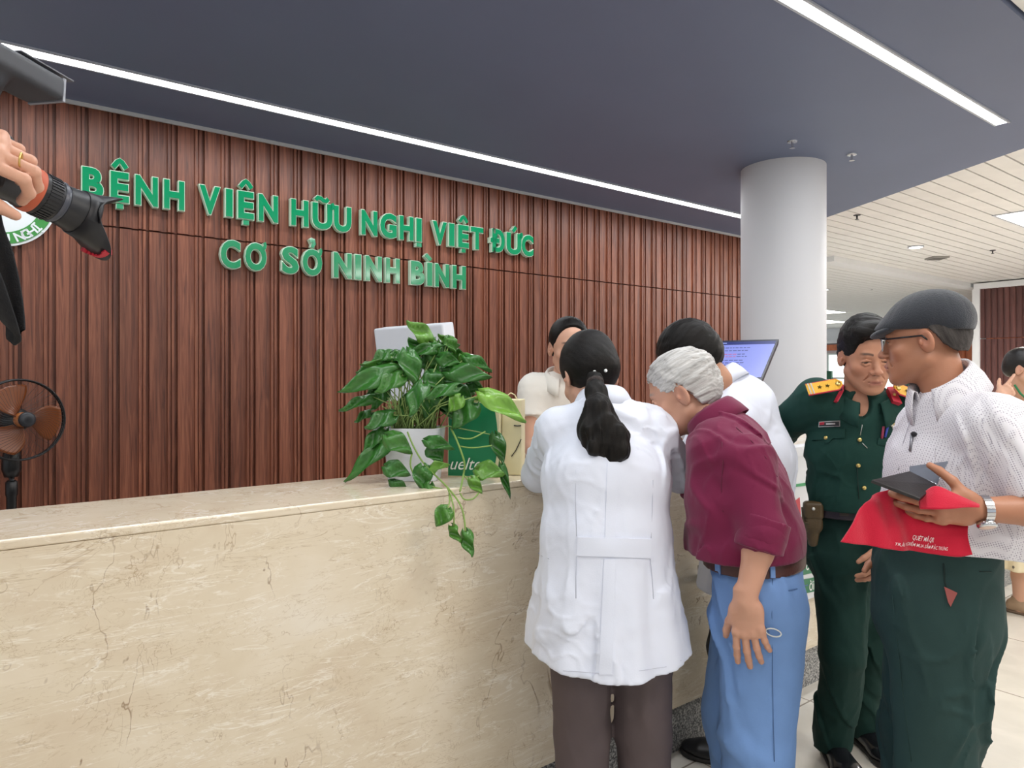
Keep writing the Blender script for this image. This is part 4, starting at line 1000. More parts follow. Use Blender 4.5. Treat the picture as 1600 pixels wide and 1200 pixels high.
# ---------------------------------------------------------------- woman in the white coat, seen from behind
A_ = Person('person', 'woman with long black ponytail and white coat, back turned, leaning on the counter', '#d0a088', (-.17, .985))
Fa = A_.F; Ra = A_.R
A_.joints(pel=Pt(945, 925, 1.98), chest=Pt(948, 730, 2.03), neck=Pt(938, 636, 2.10), shL=Pt(874, 672, 2.07), shR=Pt(1018, 672, 2.08), elL=Pt(842, 742, 2.22), elR=Pt(1062, 742, 2.16),
          wrL=(.21, 2.42, 1.175), wrR=(.40, 2.43, 1.17), hipL=Pt(905, 950, 1.98), hipR=Pt(1000, 950, 2.0), knL=(.198, 1.99, .46), knR=(.372, 2.0, .46), anL=(.20, 1.97, .09), anR=(.372, 1.99, .09))
A_.head(Pt(921, 590, 2.18), (-.3, .95), .5, fem=True, sc=.97, eye=.3)
kh = dict(curl=(.35, .35, .4, .45))
A_.body([('L', (.5, .8, -.1), (0, 0, 1), kh), ('R', (-.5, .8, -.1), (0, 0, 1), kh)], (.11, .07, .105, .07), hz=.004)
A_.trousers(mat('brown_grey_trousers', '#55494a', .75, bump=(200, .05), var=(12, .04)), .95, .088, .077, .064, .13, .10, seed=5, amp=.007)
A_.shoes(mat('black_leather', '#17171a', .35), mat('dark_sole', '#2a2725', .7), .24, .042)
g = S(); up = np.array([0, 0, 1.])
hemz = .695
hem = np.array([.268, 1.955, hemz-.06]); wst = Pt(947, 835, 1.985); bst = Pt(948, 745, 2.01)
g.ecap(hem, wst, Ra, .242, .185, .178, .128, k=0); g.ecap(wst, bst, Ra, .178, .128, .172, .122, k=.03); g.ecap(bst, Pt(946, 672, 2.065), Ra, .172, .122, .148, .085, k=.04)
g.ecap(Pt(946, 675, 2.065), Pt(940, 640, 2.10), Ra, .125, .07, .06, .05, k=.05)
for q, sg in (('L', -1), ('R', 1)):
    J = A_.J; g.cap(J['neck']+(J['sh'+q]-J['neck'])*.5-up*.012, J['sh'+q], .052, .056, k=.04); skin_arm_sleeve(g, J['sh'+q], J['el'+q], J['wr'+q], 1.75, .060, .055, .042, k=.035)
def coatfold(P, d):
    near = np.abs(d) < .06
    if near.any():
        q = P[near]; x = (q-wst.astype(f4))@Ra.astype(f4); f_ = (q-wst.astype(f4))@Fa.astype(f4); th = np.arctan2(x, f_); dz = np.clip((1.02-q[:, 2])/.4, 0, 1)
        d = d.copy(); d[near] += dz*(.010*np.sin(th*7+1.5)+.006*np.sin(th*13+q[:, 2]*5))
    return d
g.fn(coatfold); wrinkles(g, 21, .0085, 34, .0009)
hc0 = hem*[1, 1, 0]+up*hemz
def hemcut(P, d):
    x = (P-hc0.astype(f4))@Ra.astype(f4); z = hemz+.035*np.clip(np.abs(x)/.22, 0, 1.2)**2-.012
    return np.maximum(d, (z-P[:, 2]))
g.fn(hemcut)
coat = sdf_obj('coat', g, CLOTH_W, A_.root, .0055)
A_.csdf = g
patch('half_belt', g, [(903, 839), (1017, 842), (1016, 872), (901, 868)], 1.7, CLOTH_W, coat, .0035, 12, 4)
patch('back_placket', g, [(949, 722), (966, 722), (961, 842), (945, 842)], 1.7, CLOTH_W, coat, .0012, 3, 10)
patch('back_placket', g, [(944, 874), (962, 874), (956, 1054), (936, 1054)], 1.7, CLOTH_W, coat, .0015, 3, 12)
SEAM = mat('coat_seam', '#b9bdcc', .8)
strand('seam', g, [(900, 735), (899, 780), (901, 838)], 1.7, .0009, SEAM, coat); strand('seam', g, [(901, 870), (900, 900), (900, 935)], 1.7, .0009, SEAM, coat)
strand('seam', g, [(1020, 750), (1019, 800), (1017, 841)], 1.7, .0009, SEAM, coat); strand('seam', g, [(1016, 873), (1019, 905), (1021, 936)], 1.7, .0009, SEAM, coat)
strand('seam', g, [(836, 853), (838, 861), (846, 868), (858, 873)], 1.7, .0013, SEAM, coat, label='slanted pocket edge')
strand('hem_stitch', g, [(822, 1022), (850, 1040), (880, 1048), (940, 1052), (1000, 1048), (1040, 1042), (1064, 1032)], 1.7, .0008, SEAM, coat)
A_.collar(CLOTH_W, Pt(942, 636, 2.11)+up*.0, .066, .060, .04, .05, .5, up=(0, .25, 1), tilt=.2, parent=coat, spread=.02)
ln = [(.12, .09), (.075, .075), (.06, .04), (.04, .0), (.012, -.012), (-.02, -.05), (-.06, -.085), (-.13, -.09)]
A_.hair(BHAIRC, ln, .014, .008, None, 3, .0012, dirv=(.1, -.7, -.7), h=.004, back=.012, hcol=BC)
# ponytail: gathered low at the back of the head, hanging over the coat
pts = [Pt(929, 592, 2.055), Pt(931, 612, 2.0), Pt(936, 640, 1.955), Pt(941, 668, 1.93), Pt(944, 692, 1.915), Pt(944, 708, 1.915)]
rs = [.020, .028, .036, .038, .028, .012]
g = S(); g.chain(pts, rs, .02)
g.chain([Pt(932, 640, 1.955), Pt(924, 672, 1.93), Pt(930, 700, 1.915), Pt(943, 716, 1.91)], [.03, .034, .030, .015], .006); g.chain([Pt(948, 655, 1.95), Pt(963, 680, 1.915), Pt(965, 702, 1.905), Pt(955, 716, 1.90)], [.028, .034, .032, .014], .006)
def strn(P, d):
    u = P*np.array([1, 1, .12], f4); return d+.006*wr(u, 8, 110, 4)+.003*wr(u, 9, 300, 4)+.0016*wr(u, 10, 640, 5)
g.fn(strn); pony = sdf_obj('ponytail', g, BHAIRC, A_.root, .003, (), lambda V: np.clip(np.array((.0075, .006, .005))*(1+.8*wr((V*np.array([1, 1, .12])).astype(f4), 10, 700, 5)[:, None]+.4*wr((V*np.array([1, 1, .2])).astype(f4), 12, 200, 4)[:, None]), 0, 1))
b = MB(); b.lathe([(.016, -.012), (.024, -.008), (.026, 0), (.024, .008), (.016, .012)], Pt(930, 599, 2.035), (.05, -.7, -.7), 20).build('hair_tie', mat('dark_brown_tie', '#2a1c18', .7, bump=(200, .5)), A_.root, True)
PEARL = mat('pearl', '#f2f2f0', .2, coat=.5)
for (x, y) in ((929, 581), (946, 579), (910, 610)):
    p, n_ = trace(A_.hsdf, [(x, y)], 1.8); MB().lathe([(.0, -.005), (.004, -.003), (.0055, 0), (.004, .004), (.0, .0055)], p[0]+n_[0]*.002, n_[0], 14).build('pearl_pin', PEARL, A_.root, True)

# ---------------------------------------------------------------- old man in the maroon shirt
B_ = Person('person', 'white-haired man in maroon shirt and light blue trousers bending towards the counter', '#c6957d', (-.82, .57))
Fb, Rb = B_.F, B_.R
B_.joints(pel=Pt(1183, 925, 2.0), chest=Pt(1158, 760, 2.0), neck=Pt(1122, 652, 2.06), shL=Pt(1163, 722, 1.88), shR=Pt(1122, 712, 2.18), elL=Pt(1192, 832, 1.80), elR=Pt(1110, 770, 2.22),
          wrL=Pt(1164, 940, 1.775), wrR=(.45, 2.42, 1.17), hipL=Pt(1196, 950, 1.93), hipR=Pt(1176, 945, 2.08), knL=(.67, 1.93, .47), knR=(.665, 2.09, .47), anL=(.70, 1.92, .09), anR=(.70, 2.08, .09))
B_.head(Pt(1068, 616, 2.12), (-.93, .37), .36, .0, age=1, brow='#8a8580', eye=.4, sc=1.0)
B_.body([('L', (.13, .0, -1), (-.45, -.88, .0), dict(curl=(.20, .22, .26, .32), spread=.07, th=(.55, .8, -.35))), ('R', (-.5, .8, -.1), (0, 0, 1), kh)], (.125, .085, .13, .085), hz=.0034, nz=.003)
TB = mat('light_blue_trousers', '#7295ca', .75, spec=.2, bump=(220, .05), var=(14, .04))
B_.joints(); wz = .972
B_.trousers(TB, wz-.005, .115, .095, .082, .165, .125, seed=12, amp=.010)
B_.shoes(mat('brown_leather', '#4a3428', .35), mat('dark_sole', '#2a2725', .7), .26, .046)
MAR = mat('maroon_shirt_cloth', '#701c40', .75, spec=.2, bump=(260, .06), var=(8, .04), sheen=.15)
g = S(); J = B_.J
w0 = Pt(1176, 905, 2.0); w1 = Pt(1164, 845, 2.0); w2 = Pt(1153, 770, 2.0); w3 = Pt(1138, 700, 2.02)
g.ecap(w0, w1, Rb, .172, .128, .185, .150, k=0); g.ecap(w1, w2, Rb, .185, .150, .182, .130, k=.04); g.ecap(w2, w3, Rb, .182, .130, .165, .10, k=.04); g.ecap(w3, Pt(1122, 662, 2.05), Rb, .15, .085, .065, .055, k=.05)
for q in 'LR': g.cap(J['neck']+(J['sh'+q]-J['neck'])*.5-up*.02, J['sh'+q], .055, .066, k=.05)
skin_arm_sleeve(g, J['shL'], J['elL'], J['wrL'], 1.10, .070, .060, .056, k=.035); skin_arm_sleeve(g, J['shR'], J['elR'], J['wrR'], 1.3, .07, .06, .055)
wrinkles(g, 33, .0075, 30, .0008)
g.cut((0, 0, wz), -up)
shirt = sdf_obj('shirt', g, MAR, B_.root, .0055); B_.csdf = g
# rolled cuff
e0 = J['elL']+unit(J['elL']-J['wrL'])*.035; e1 = J['elL']+unit(J['wrL']-J['elL'])*.045
g2 = S(); g2.cap(e0, e1, .0635, .0615, k=0, flat=True, flata=True); wrinkles(g2, 35, .005, 40); sdf_obj('rolled_cuff', g2, MAR, shirt, .0045)
strand('armhole_seam', g, [(1128, 690), (1130, 720), (1127, 760), (1130, 800)], 1.5, .0012, mat('maroon_seam', '#5c1733', .8), shirt)
strand('yoke_seam', g, [(1150, 668), (1175, 690), (1196, 715), (1214, 745)], 1.5, .0012, mat('maroon_seam', '#5c1733', .8), shirt)
B_.collar(MAR, Pt(1116, 656, 2.055), .070, .070, .03, .052, .42, up=(-.5, .3, .8), tilt=.0, parent=shirt, spread=.016)
# belt, loops, pocket, loop of cord from the pocket
g3 = S(); bc = Pt(1178, 890, 2.0); bc[2] = .957; g3.ecap(bc-up*.02, bc+up*.02, Rb, .179, .135, .179, .135, k=0); g3.cut(bc+up*.0175, up); g3.cut(bc-up*.0195, -up); 
belt = sdf_obj('belt', g3, mat('brown_belt_leather', '#4a2a26', .45, bump=(150, .1)), B_.root, .005)
for (x, y) in ((1122, 893), (1205, 887)):
    patch('belt_loop', g3, [(x-3, y-14), (x+4, y-14), (x+5, y+16), (x-2, y+16)], 1.5, TB, B_.to, .004, 2, 5)
patch('buckle', g3, [(1090, 885), (1096, 885), (1096, 905), (1091, 905)], 1.6, DKM, belt, .004, 2, 3)
strand('back_pocket', B_.tsdf, [(1232, 923), (1245, 920), (1262, 914)], 1.5, .0016, mat('blue_seam', '#4f6fa0', .8), B_.to)
strand('side_seam', B_.tsdf, [(1207, 905), (1206, 960), (1207, 1040), (1208, 1120), (1210, 1190)], 1.5, .0011, mat('blue_seam', '#4f6fa0', .8), B_.to)
strand('front_pocket', B_.tsdf, [(1186, 955), (1193, 975), (1202, 988)], 1.5, .0014, mat('blue_seam', '#4f6fa0', .8), B_.to)
b = MB(); p, n_ = trace(B_.tsdf, [(1207+11.5*math.cos(2*PI*i/16)+.5, 987+6*math.sin(2*PI*i/16)+.22*11.5*math.cos(2*PI*i/16)) for i in range(16)], 1.5); b.tube([a+c*.006 for a, c in zip(p, n_)], .0018, 6, True); b.build('cord_loop', mat('white_cord', '#e8ecea', .6), B_.to, True)
WH = mat('white_hair', '#c9c7c4', .55, attr=True, bump=(500, .25), spec=.3)
ln = [(.12, .083), (.085, .075), (.065, .05), (.045, .012), (.02, .018), (-.004, .03), (-.03, .0), (-.045, -.04), (-.07, -.062), (-.13, -.068)]
B_.hair(WH, ln, .009, .002, None, 6, .0058, dirv=(.2, -.8, .1), h=.0028, hcol=(.52, .51, .50), hv=.30)

# ---------------------------------------------------------------- man in the white coat behind the old man
C_ = Person('person', 'black-haired man in white coat leaning far over the counter beside the monitor', '#b58468', (-.85, .53))
Fc, Rc = C_.F, C_.R
C_.joints(pel=Pt(1172, 860, 2.56), chest=Pt(1168, 700, 2.54), neck=Pt(1131, 596, 2.54), shL=Pt(1140, 662, 2.42), shR=Pt(1150, 640, 2.70), elL=Pt(1098, 700, 2.34), elR=Pt(1085, 660, 2.8),
          wrL=Pt(1050, 720, 2.42), wrR=(.62, 2.85, 1.175), hipL=Pt(1166, 890, 2.5), hipR=Pt(1185, 890, 2.64), knL=(.775, 2.53, .49), knR=(.90, 2.60, .48), anL=(.845, 2.64, .09), anR=(.97, 2.62, .09))
C_.head(Pt(1082, 566, 2.52), (-.9, .43), .62, .0, eye=.3)
C_.body([('L', (-.9, .5, -.15), (0, 0, 1), kh), ('R', (-.7, .7, -.1), (0, 0, 1), kh)], (.12, .08, .12, .08), hz=.004)
C_.trousers(mat('black_trousers', '#101114', .75, bump=(200, .05)), .95, .092, .07, .056, .14, .11, seed=15, amp=.005)
C_.shoes(mat('black_leather', '#17171a', .35), mat('dark_sole', '#2a2725', .7), .26, .046)
g = S(); J = C_.J; h0 = Pt(1163, 960, 2.56); h1 = Pt(1168, 830, 2.56); h2 = Pt(1172, 720, 2.54); h3 = Pt(1158, 640, 2.54)
g.ecap(h0, h1, Rc, .20, .185, .18, .15, k=0); g.ecap(h1, h2, Rc, .18, .15, .19, .145, k=.04); g.ecap(h2, h3, Rc, .19, .142, .17, .12, k=.05); g.ecap(h3, Pt(1134, 602, 2.54), Rc, .15, .10, .07, .06, k=.05)
for q in 'LR': g.cap(J['neck']+(J['sh'+q]-J['neck'])*.5-up*.02, J['sh'+q], .055, .07, k=.05); skin_arm_sleeve(g, J['sh'+q], J['el'+q], J['wr'+q], 1.45, .072, .062, .05)
wrinkles(g, 41, .007, 30, .0008); g.cut((0, 0, .70), -up)
coat2 = sdf_obj('coat', g, CLOTH_W, C_.root, .006); C_.csdf = g
C_.collar(CLOTH_W, Pt(1131, 596, 2.54), .066, .062, .03, .05, .5, up=(-.5, .25, .85), tilt=.1, parent=coat2, spread=.016)
ln = [(.12, .075), (.08, .07), (.065, .05), (.045, .015), (.02, .012), (-.0, .02), (-.03, -.01), (-.05, -.05), (-.075, -.072), (-.13, -.078)]
C_.hair(BHAIRC, ln, .014, .012, None, 7, .003, dirv=(.3, -.7, .2), h=.0038, hcol=BC)
# ---------------------------------------------------------------- officer in dark green uniform
D_ = Person('person', 'man in dark green uniform with gold shoulder boards, looking down beside the column', '#b98468', (-.22, -.975))
Fd, Rd = D_.F, D_.R       # his right is on the left of the picture
D_.joints(pel=Pt(1327, 838, 2.62), chest=Pt(1340, 715, 2.53), neck=Pt(1350, 636, 2.47), shR=Pt(1274, 622, 2.52), shL=Pt(1423, 626, 2.48), elR=(1.02, 2.74, 1.235), elL=Pt(1436, 755, 2.55),
          wrR=(1.03, 2.985, 1.185), wrL=Pt(1391, 850, 2.44), hipR=Pt(1316, 880, 2.62), hipL=Pt(1358, 880, 2.66), knR=Pt(1316, 1020, 2.60), knL=Pt(1362, 1015, 2.70), anR=(1.235, 2.70, .09), anL=(1.40, 2.82, .09), toeR=(-.12, -1, 0), toeL=(.12, -1, 0))
D_.head(Pt(1353, 557, 2.435), (-.10, -1), .26, .03, age=1, eye=.34, sc=.985, lip='#9a5a50')
D_.body([('R', (.1, .95, -.1), (0, 0, 1), kh), ('L', (-.45, -.3, -.85), (.5, -.8, 0), dict(curl=(.45, .5, .55, .6), spread=.03, th=(.5, .8, -.4)))], (.13, .085, .13, .085), hz=.0023, nz=.0035)
GRU = mat('dark_green_uniform', '#1b3d36', .75, spec=.2, bump=(240, .06), var=(9, .05))
GRT = mat('dark_green_trousers', '#19352f', .75, spec=.2, bump=(240, .06), var=(9, .06))
wz = 1.47-(800-586)*2.58/FPX
D_.joints(pel=D_.J['pel'])
D_.trousers(GRT, wz+.01, .096, .076, .073, .15, .115, seed=52, amp=.013)
D_.shoes(mat('polished_black_leather', '#1b1c20', .18), mat('dark_sole', '#2a2725', .7), .27, .05)
g = S(); J = D_.J
g.ecap(Pt(1330, 815, 2.6), Pt(1336, 770, 2.57), Rd, .142, .112, .152, .118, k=0); g.ecap(Pt(1336, 770, 2.57), Pt(1343, 700, 2.53), Rd, .152, .118, .17, .118, k=.04); g.ecap(Pt(1343, 700, 2.53), Pt(1348, 652, 2.49), Rd, .17, .112, .15, .088, k=.04)
g.ecap(Pt(1348, 655, 2.49), Pt(1350, 628, 2.475), Rd, .11, .075, .06, .052, k=.04)
for q in 'LR': g.cap(J['neck']+(J['sh'+q]-J['neck'])*.45-up*.012, J['sh'+q], .052, .062, k=.04)
skin_arm_sleeve(g, J['shR'], J['elR'], J['wrR'], 1.6, .068, .064, .05); skin_arm_sleeve(g, J['shL'], J['elL'], J['wrL'], 1.7, .068, .058, .046)
wrinkles(g, 61, .007, 32, .0008); open_neck(g, D_, Pt(1349, 630, 2.39), .034, .07, .056); g.cut(Pt(1330, 793, 2.59), -up)
us = sdf_obj('uniform_shirt', g, GRU, D_.root, .005); D_.csdf = g
GOLD = mat('gold_cloth', '#d9a52c', .45, metal=.25, bump=(400, .2)); GOLDM = mat('brass', '#d9c07a', .3, 1.); REDC = mat('red_cloth', '#c0263e', .6); SILV = mat('silver', '#d8d8d4', .3, .9)
D_.collar(GRU, Pt(1351, 632, 2.465)+up*.012, .074, .070, .03, .05, .42, tilt=.6, point=.03, parent=us, spread=.02)
# red collar tabs
def tab(name, q, m, parent, z0=2.1, t=.0025, lift=.008): return patch(name, g, q, z0, m, parent, t, 4, 4, lift)
tab('collar_tab', [(1302, 628), (1314, 606), (1317, 614), (1307, 630)], REDC, us, lift=.016)
ct_ = tab('collar_tab', [(1384, 612), (1393, 611), (1404, 634), (1392, 630)], REDC, us, lift=.016)
b = MB(); p, n_ = trace(g, [(1393, 622)], 2.1)
for a in (0, 1, 2): 
    dv = np.array([math.cos(a*2.1+.5), 0, math.sin(a*2.1+.5)])*.006; b.tube([p[0]+n_[0]*.020-dv, p[0]+n_[0]*.020+dv], .0012, 6)
b.build('tab_emblem', GOLDM, ct_)
# gold shoulder boards
def board(a, b_, wd_, label, nstar):
    a, b_ = np.array(a), np.array(b_); e = unit(b_-a); nrm = up*.62+Fd*.78; nrm = unit(nrm-e*np.dot(nrm, e)); sd_ = np.cross(nrm, e); Lb = np.linalg.norm(b_-a)
    o = bevel(MB().hexa([a-sd_*wd_/2, a+e*Lb*.86-sd_*wd_/2, a+e*Lb*.86+sd_*wd_/2, a+sd_*wd_/2, a-sd_*wd_/2+nrm*.006, a+e*Lb*.86-sd_*wd_/2+nrm*.006, a+e*Lb*.86+sd_*wd_/2+nrm*.006, a+sd_*wd_/2+nrm*.006]).build('shoulder_board', GOLD, us), .002)
    o['label'] = label
    MB().add([a+e*Lb*.86-sd_*wd_/2, b_-sd_*.006, b_+sd_*.006, a+e*Lb*.86+sd_*wd_/2]+[q+nrm*.006 for q in (a+e*Lb*.86-sd_*wd_/2, b_-sd_*.006, b_+sd_*.006, a+e*Lb*.86+sd_*wd_/2)], [[0, 3, 2, 1], [4, 5, 6, 7], [0, 1, 5, 4], [1, 2, 6, 5], [2, 3, 7, 6], [3, 0, 4, 7]]).build('board_tip', GOLD, o)
    for s_ in (-1, 1): MB().tube([a+sd_*wd_/2*s_+nrm*.003, a+e*Lb*.86+sd_*wd_/2*s_+nrm*.003, b_+sd_*.006*s_+nrm*.003], .0028, 8).build('red_edge', REDC, o)
    for k in range(nstar):
        c = a+e*Lb*(.36+.22*k)+nrm*.007; V = []
        for i in range(10): r = .009 if i % 2 == 0 else .004; V.append(c+(e*math.cos(i*PI/5)+sd_*math.sin(i*PI/5))*r)
        MB().add(V+[c+nrm*.003], [[i, (i+1) % 10, 10] for i in range(10)]).build('star', mat('dark_bronze', '#6b5a2a', .35, .9), o)
    for k in range(2): MB().hexa([q for q in obox(a+e*(.008+.010*k)+nrm*.0065, np.stack([e, sd_, nrm], 1), (.002, wd_/2, .001))]).build('stripe', SILV, o)
    MB().lathe([(.0085, 0), (.0095, .003), (.006, .006), (.0, .007)], a+e*Lb*.88+nrm*.005, nrm, 16).build('button', GOLDM, o, True)
board(Pt(1261, 610, 2.435), Pt(1316, 600, 2.41), .046, 'gold board on his right shoulder', 2)
board(Pt(1440, 622, 2.41), Pt(1396, 606, 2.39), .046, 'gold board on his left shoulder', 2)
# pockets, buttons, badge, name plate, pens
for (q, bt) in (([(1269, 675), (1321, 670), (1321, 684), (1269, 688)], (1291, 684)), ([(1372, 684), (1412, 690), (1410, 700), (1370, 694)], (1393, 691))):
    fl = patch('pocket_flap', g, q, 2.1, GRU, us, .004, 8, 3); stud('button', g, bt, 2.1, .0075, GOLDM, us, .008)
patch('pocket_point', g, [(1285, 683), (1305, 682), (1296, 692), (1291, 692)], 2.1, GRU, us, .0045, 4, 3)
for q in ((1343, 687), (1341, 727), (1350, 762)): stud('button', g, q, 2.1, .0075, GOLDM, us, .006)
strand('front_placket', g, [(1352, 650), (1342, 690), (1339, 730), (1342, 780)], 2.1, .0014, mat('dark_green_seam', '#142a26', .8), us)
np_ = patch('name_plate', g, [(1280, 658), (1313, 657), (1313, 666), (1280, 667)], 2.1, SILV, us, .004, 4, 2); 
patch('plate_field', g, [(1281, 659), (1312, 658), (1312, 665), (1281, 666)], 2.1, mat('plate_dark', '#2b2f30', .4), np_, .0052, 4, 2)
patch('red_flag', g, [(1281.5, 658.6), (1289, 658.4), (1289, 662.5), (1281.5, 662.8)], 2.1, REDC, np_, .0062, 2, 2)
patch('name_line', g, [(1292, 660.6), (1306, 660.2), (1306, 662.6), (1292, 663)], 2.1, SILV, np_, .0058, 3, 1)
bd = stud('round_badge', g, (1398.5, 660.5), 2.1, .0185, mat('badge_white', '#e6dfc8', .4), us, .004); stud('badge_ring', g, (1398.5, 660.5), 2.1, .0115, GOLDM, bd, .006); stud('badge_centre', g, (1398.5, 660), 2.1, .0075, mat('badge_red', '#8a3028', .4), bd, .0075)
stud('badge_ribbon', g, (1397, 668), 2.1, .007, mat('badge_white', '#e6dfc8', .4), bd, .004)
strand('pen', g, [(1377, 685), (1380, 666)], 2.1, .004, mat('pen_red', '#a8405a', .4), us, .002); strand('pen', g, [(1382, 683), (1386, 667)], 2.1, .004, mat('pen_blue', '#3a4fb0', .4), us, .002)
strand('white_cord', g, [(1348, 648), (1347, 665), (1344, 680)], 2.1, .0014, SILV, us, .001); strand('white_cord', g, [(1347, 692), (1351, 696), (1355, 700)], 2.1, .0014, SILV, us, .001)
g3 = S(); bc = Pt(1331, 796, 2.59); g3.ecap(bc-up*.03, bc+up*.03, Rd, .153, .121, .153, .121, k=0); g3.cut(bc+up*.02, up); g3.cut(bc-up*.021, -up)
belt = sdf_obj('belt', g3, mat('dark_belt', '#2a2129', .4), D_.root, .005); patch('buckle', g3, [(1312, 788), (1326, 788), (1326, 806), (1312, 806)], 2.1, mat('dark_brass', '#4a4038', .35, .6), belt, .004, 3, 3)
# leather pouch on the belt
pc = Pt(1270, 806, 2.555); PR = np.stack([unit(Rd+.0*Fd), Fd, up], 1); LE = mat('olive_brown_leather', '#4f3f26', .45, bump=(120, .15), var=(30, .1))
h = S(); h.box(pc, (.031, .022, .052), PR, .014, 0); h.ecap(pc-up*.03, pc-up*.098, Rd, .028, .02, .017, .014, k=.015); po_ = sdf_obj('belt_pouch', h, LE, D_.root, .004)
h2 = S(); h2.box(pc+up*.022+Fd*.006, (.034, .021, .032), PR, .013, 0); sdf_obj('flap', h2, LE, po_, .004); stud('snap', h2, (1271, 795), 2.2, .006, SILV, po_, .004)
b = MB(); b.tube([pc-Rd*-.036+up*.03, pc+Rd*.036-up*.02+Fd*.018, pc+Rd*.02-up*.024+Fd*.026], .004, 8); b.build('strap', LE, po_)
ln = [(.13, .10), (.092, .092), (.08, .083), (.066, .062), (.052, .015), (.025, .010), (.0, .022), (-.03, .0), (-.05, -.045), (-.075, -.066), (-.13, -.07)]
def qf(g_): g_.ell((-.02, .055, .105), (.05, .05, .03), k=.02); g_.ell((.03, .05, .098), (.04, .045, .03), k=.02)
D_.hair(BHAIRC, ln, .011, .010, qf, 9, .0028, dirv=(.75, -.6, .2), h=.0028, hcol=BC)

# ---------------------------------------------------------------- man in the flat cap
E_ = Person('person', 'man in dark flat cap, glasses and dotted white shirt holding a red bag', '#b07a5e', (-.95, -.31))
Fe, Re = E_.F, E_.R       # his left faces the camera
E_.joints(pel=Pt(1462, 925, 1.86), chest=Pt(1490, 745, 1.83), neck=Pt(1478, 622, 1.83), shL=Pt(1556, 668, 1.68), shR=Pt(1452, 668, 1.98), elL=(1.225, 1.585, 1.165), elR=Pt(1440, 800, 2.02),
          wrL=Pt(1527, 796, 1.60), wrR=Pt(1405, 850, 1.95), hipL=Pt(1468, 955, 1.80), hipR=Pt(1462, 955, 1.94), knL=(1.085, 1.80, .47), knR=(1.135, 1.97, .47), anL=(1.10, 1.80, .09), anR=(1.165, 1.98, .09))
E_.head(Pt(1445, 533, 1.86), (-.835, .55), .08, .0, age=1, eye=.6, sc=.945)
E_.body([('L', (-1, .06, .02), (.1, -.93, -.30), dict(curl=(.30, .30, .33, .38), spread=.03, th=(.75, .62, -.5), tcurl=.4)), ('R', (-.3, 0, -.95), (0, .9, 0), kh)], (.135, .09, .135, .09), hz=.0023, nz=.0028)
GT2 = mat('deep_green_trousers', '#2b4240', .75, spec=.2, bump=(240, .06), var=(9, .06))
E_.trousers(GT2, 1.06, .118, .095, .092, .16, .145, seed=72, amp=.017)
E_.shoes(mat('black_leather', '#17171a', .35), mat('dark_sole', '#2a2725', .7), .27, .05)
def dotted():
    m, N, L, b_ = node_mat('dotted_shirt_cloth'); tc = N.new('ShaderNodeTexCoord'); mp = N.new('ShaderNodeMapping'); mp.inputs['Scale'].default_value = (1, 1, 1); mp.inputs['Rotation'].default_value = (.3, .25, .5); L.new(tc.outputs['Object'], mp.inputs[0])
    v = N.new('ShaderNodeTexVoronoi'); v.inputs['Scale'].default_value = 200; v.inputs['Randomness'].default_value = 0.; L.new(mp.outputs[0], v.inputs['Vector'])
    r = ramp(N, [(.22, '#a09aa8'), (.40, '#e4e2e8')]); L.new(v.outputs['Distance'], r.inputs[0]); L.new(r.outputs[0], b_.inputs['Base Color']); b_.inputs['Roughness'].default_value = .75
    return m
DOT = dotted()
g = S(); J = E_.J
q0, q1, q2, q3 = Pt(1490, 880, 1.84), Pt(1492, 820, 1.84), Pt(1498, 740, 1.83), Pt(1494, 672, 1.83)
g.ecap(q0, q1, Re, .185, .150, .185, .150, k=0); g.ecap(q1, q2, Re, .185, .150, .18, .142, k=.04); g.ecap(q2, q3, Re, .18, .135, .155, .10, k=.04); g.ecap(q3, Pt(1480, 628, 1.83), Re, .14, .085, .065, .056, k=.05)
for q in 'LR': g.cap(J['neck']+(J['sh'+q]-J['neck'])*.5-up*.02, J['sh'+q], .056, .068, k=.045)
skin_arm_sleeve(g, J['shL'], J['elL'], J['wrL'], .78, .078, .078, .07, k=.04); skin_arm_sleeve(g, J['shR'], J['elR'], J['wrR'], .8, .076, .074, .07)
wrinkles(g, 81, .0085, 28, .0008)
hz_ = 1.47-(857-586)*1.8/FPX
def hem2(P, d):
    x = (P-q0.astype(f4))@Fe.astype(f4); return np.maximum(d, hz_+.01*np.sin(x*20)-P[:, 2])
g.fn(hem2)
sh = sdf_obj('shirt', g, DOT, E_.root, .005); E_.csdf = g
E_.collar(DOT, Pt(1475, 615, 1.83)+up*.012, .072, .072, .038, .06, .35, up=(-.3, .02, .95), tilt=.3, point=.02, parent=sh, spread=.022)
strand('placket_edge', g, [(1428, 640), (1412, 690), (1404, 735)], 1.4, .0012, mat('shirt_seam', '#b4b0bb', .8), sh)
pk = patch('chest_pocket', g, [(1420, 690), (1462, 700), (1460, 752), (1416, 742)], 1.4, DOT, sh, .002, 6, 6)
strand('pen', g, [(1424, 706), (1426, 690), (1427, 678)], 1.4, .0035, mat('pen_silver', '#8a8a92', .3, .7), sh, .003); stud('pen_cap', g, (1430, 679), 1.4, .006, mat('pen_black', '#15151c', .3), sh, .01)
strand('armhole_seam', g, [(1510, 630), (1535, 655), (1550, 690), (1545, 725)], 1.4, .0012, mat('shirt_seam', '#b4b0bb', .8), sh)
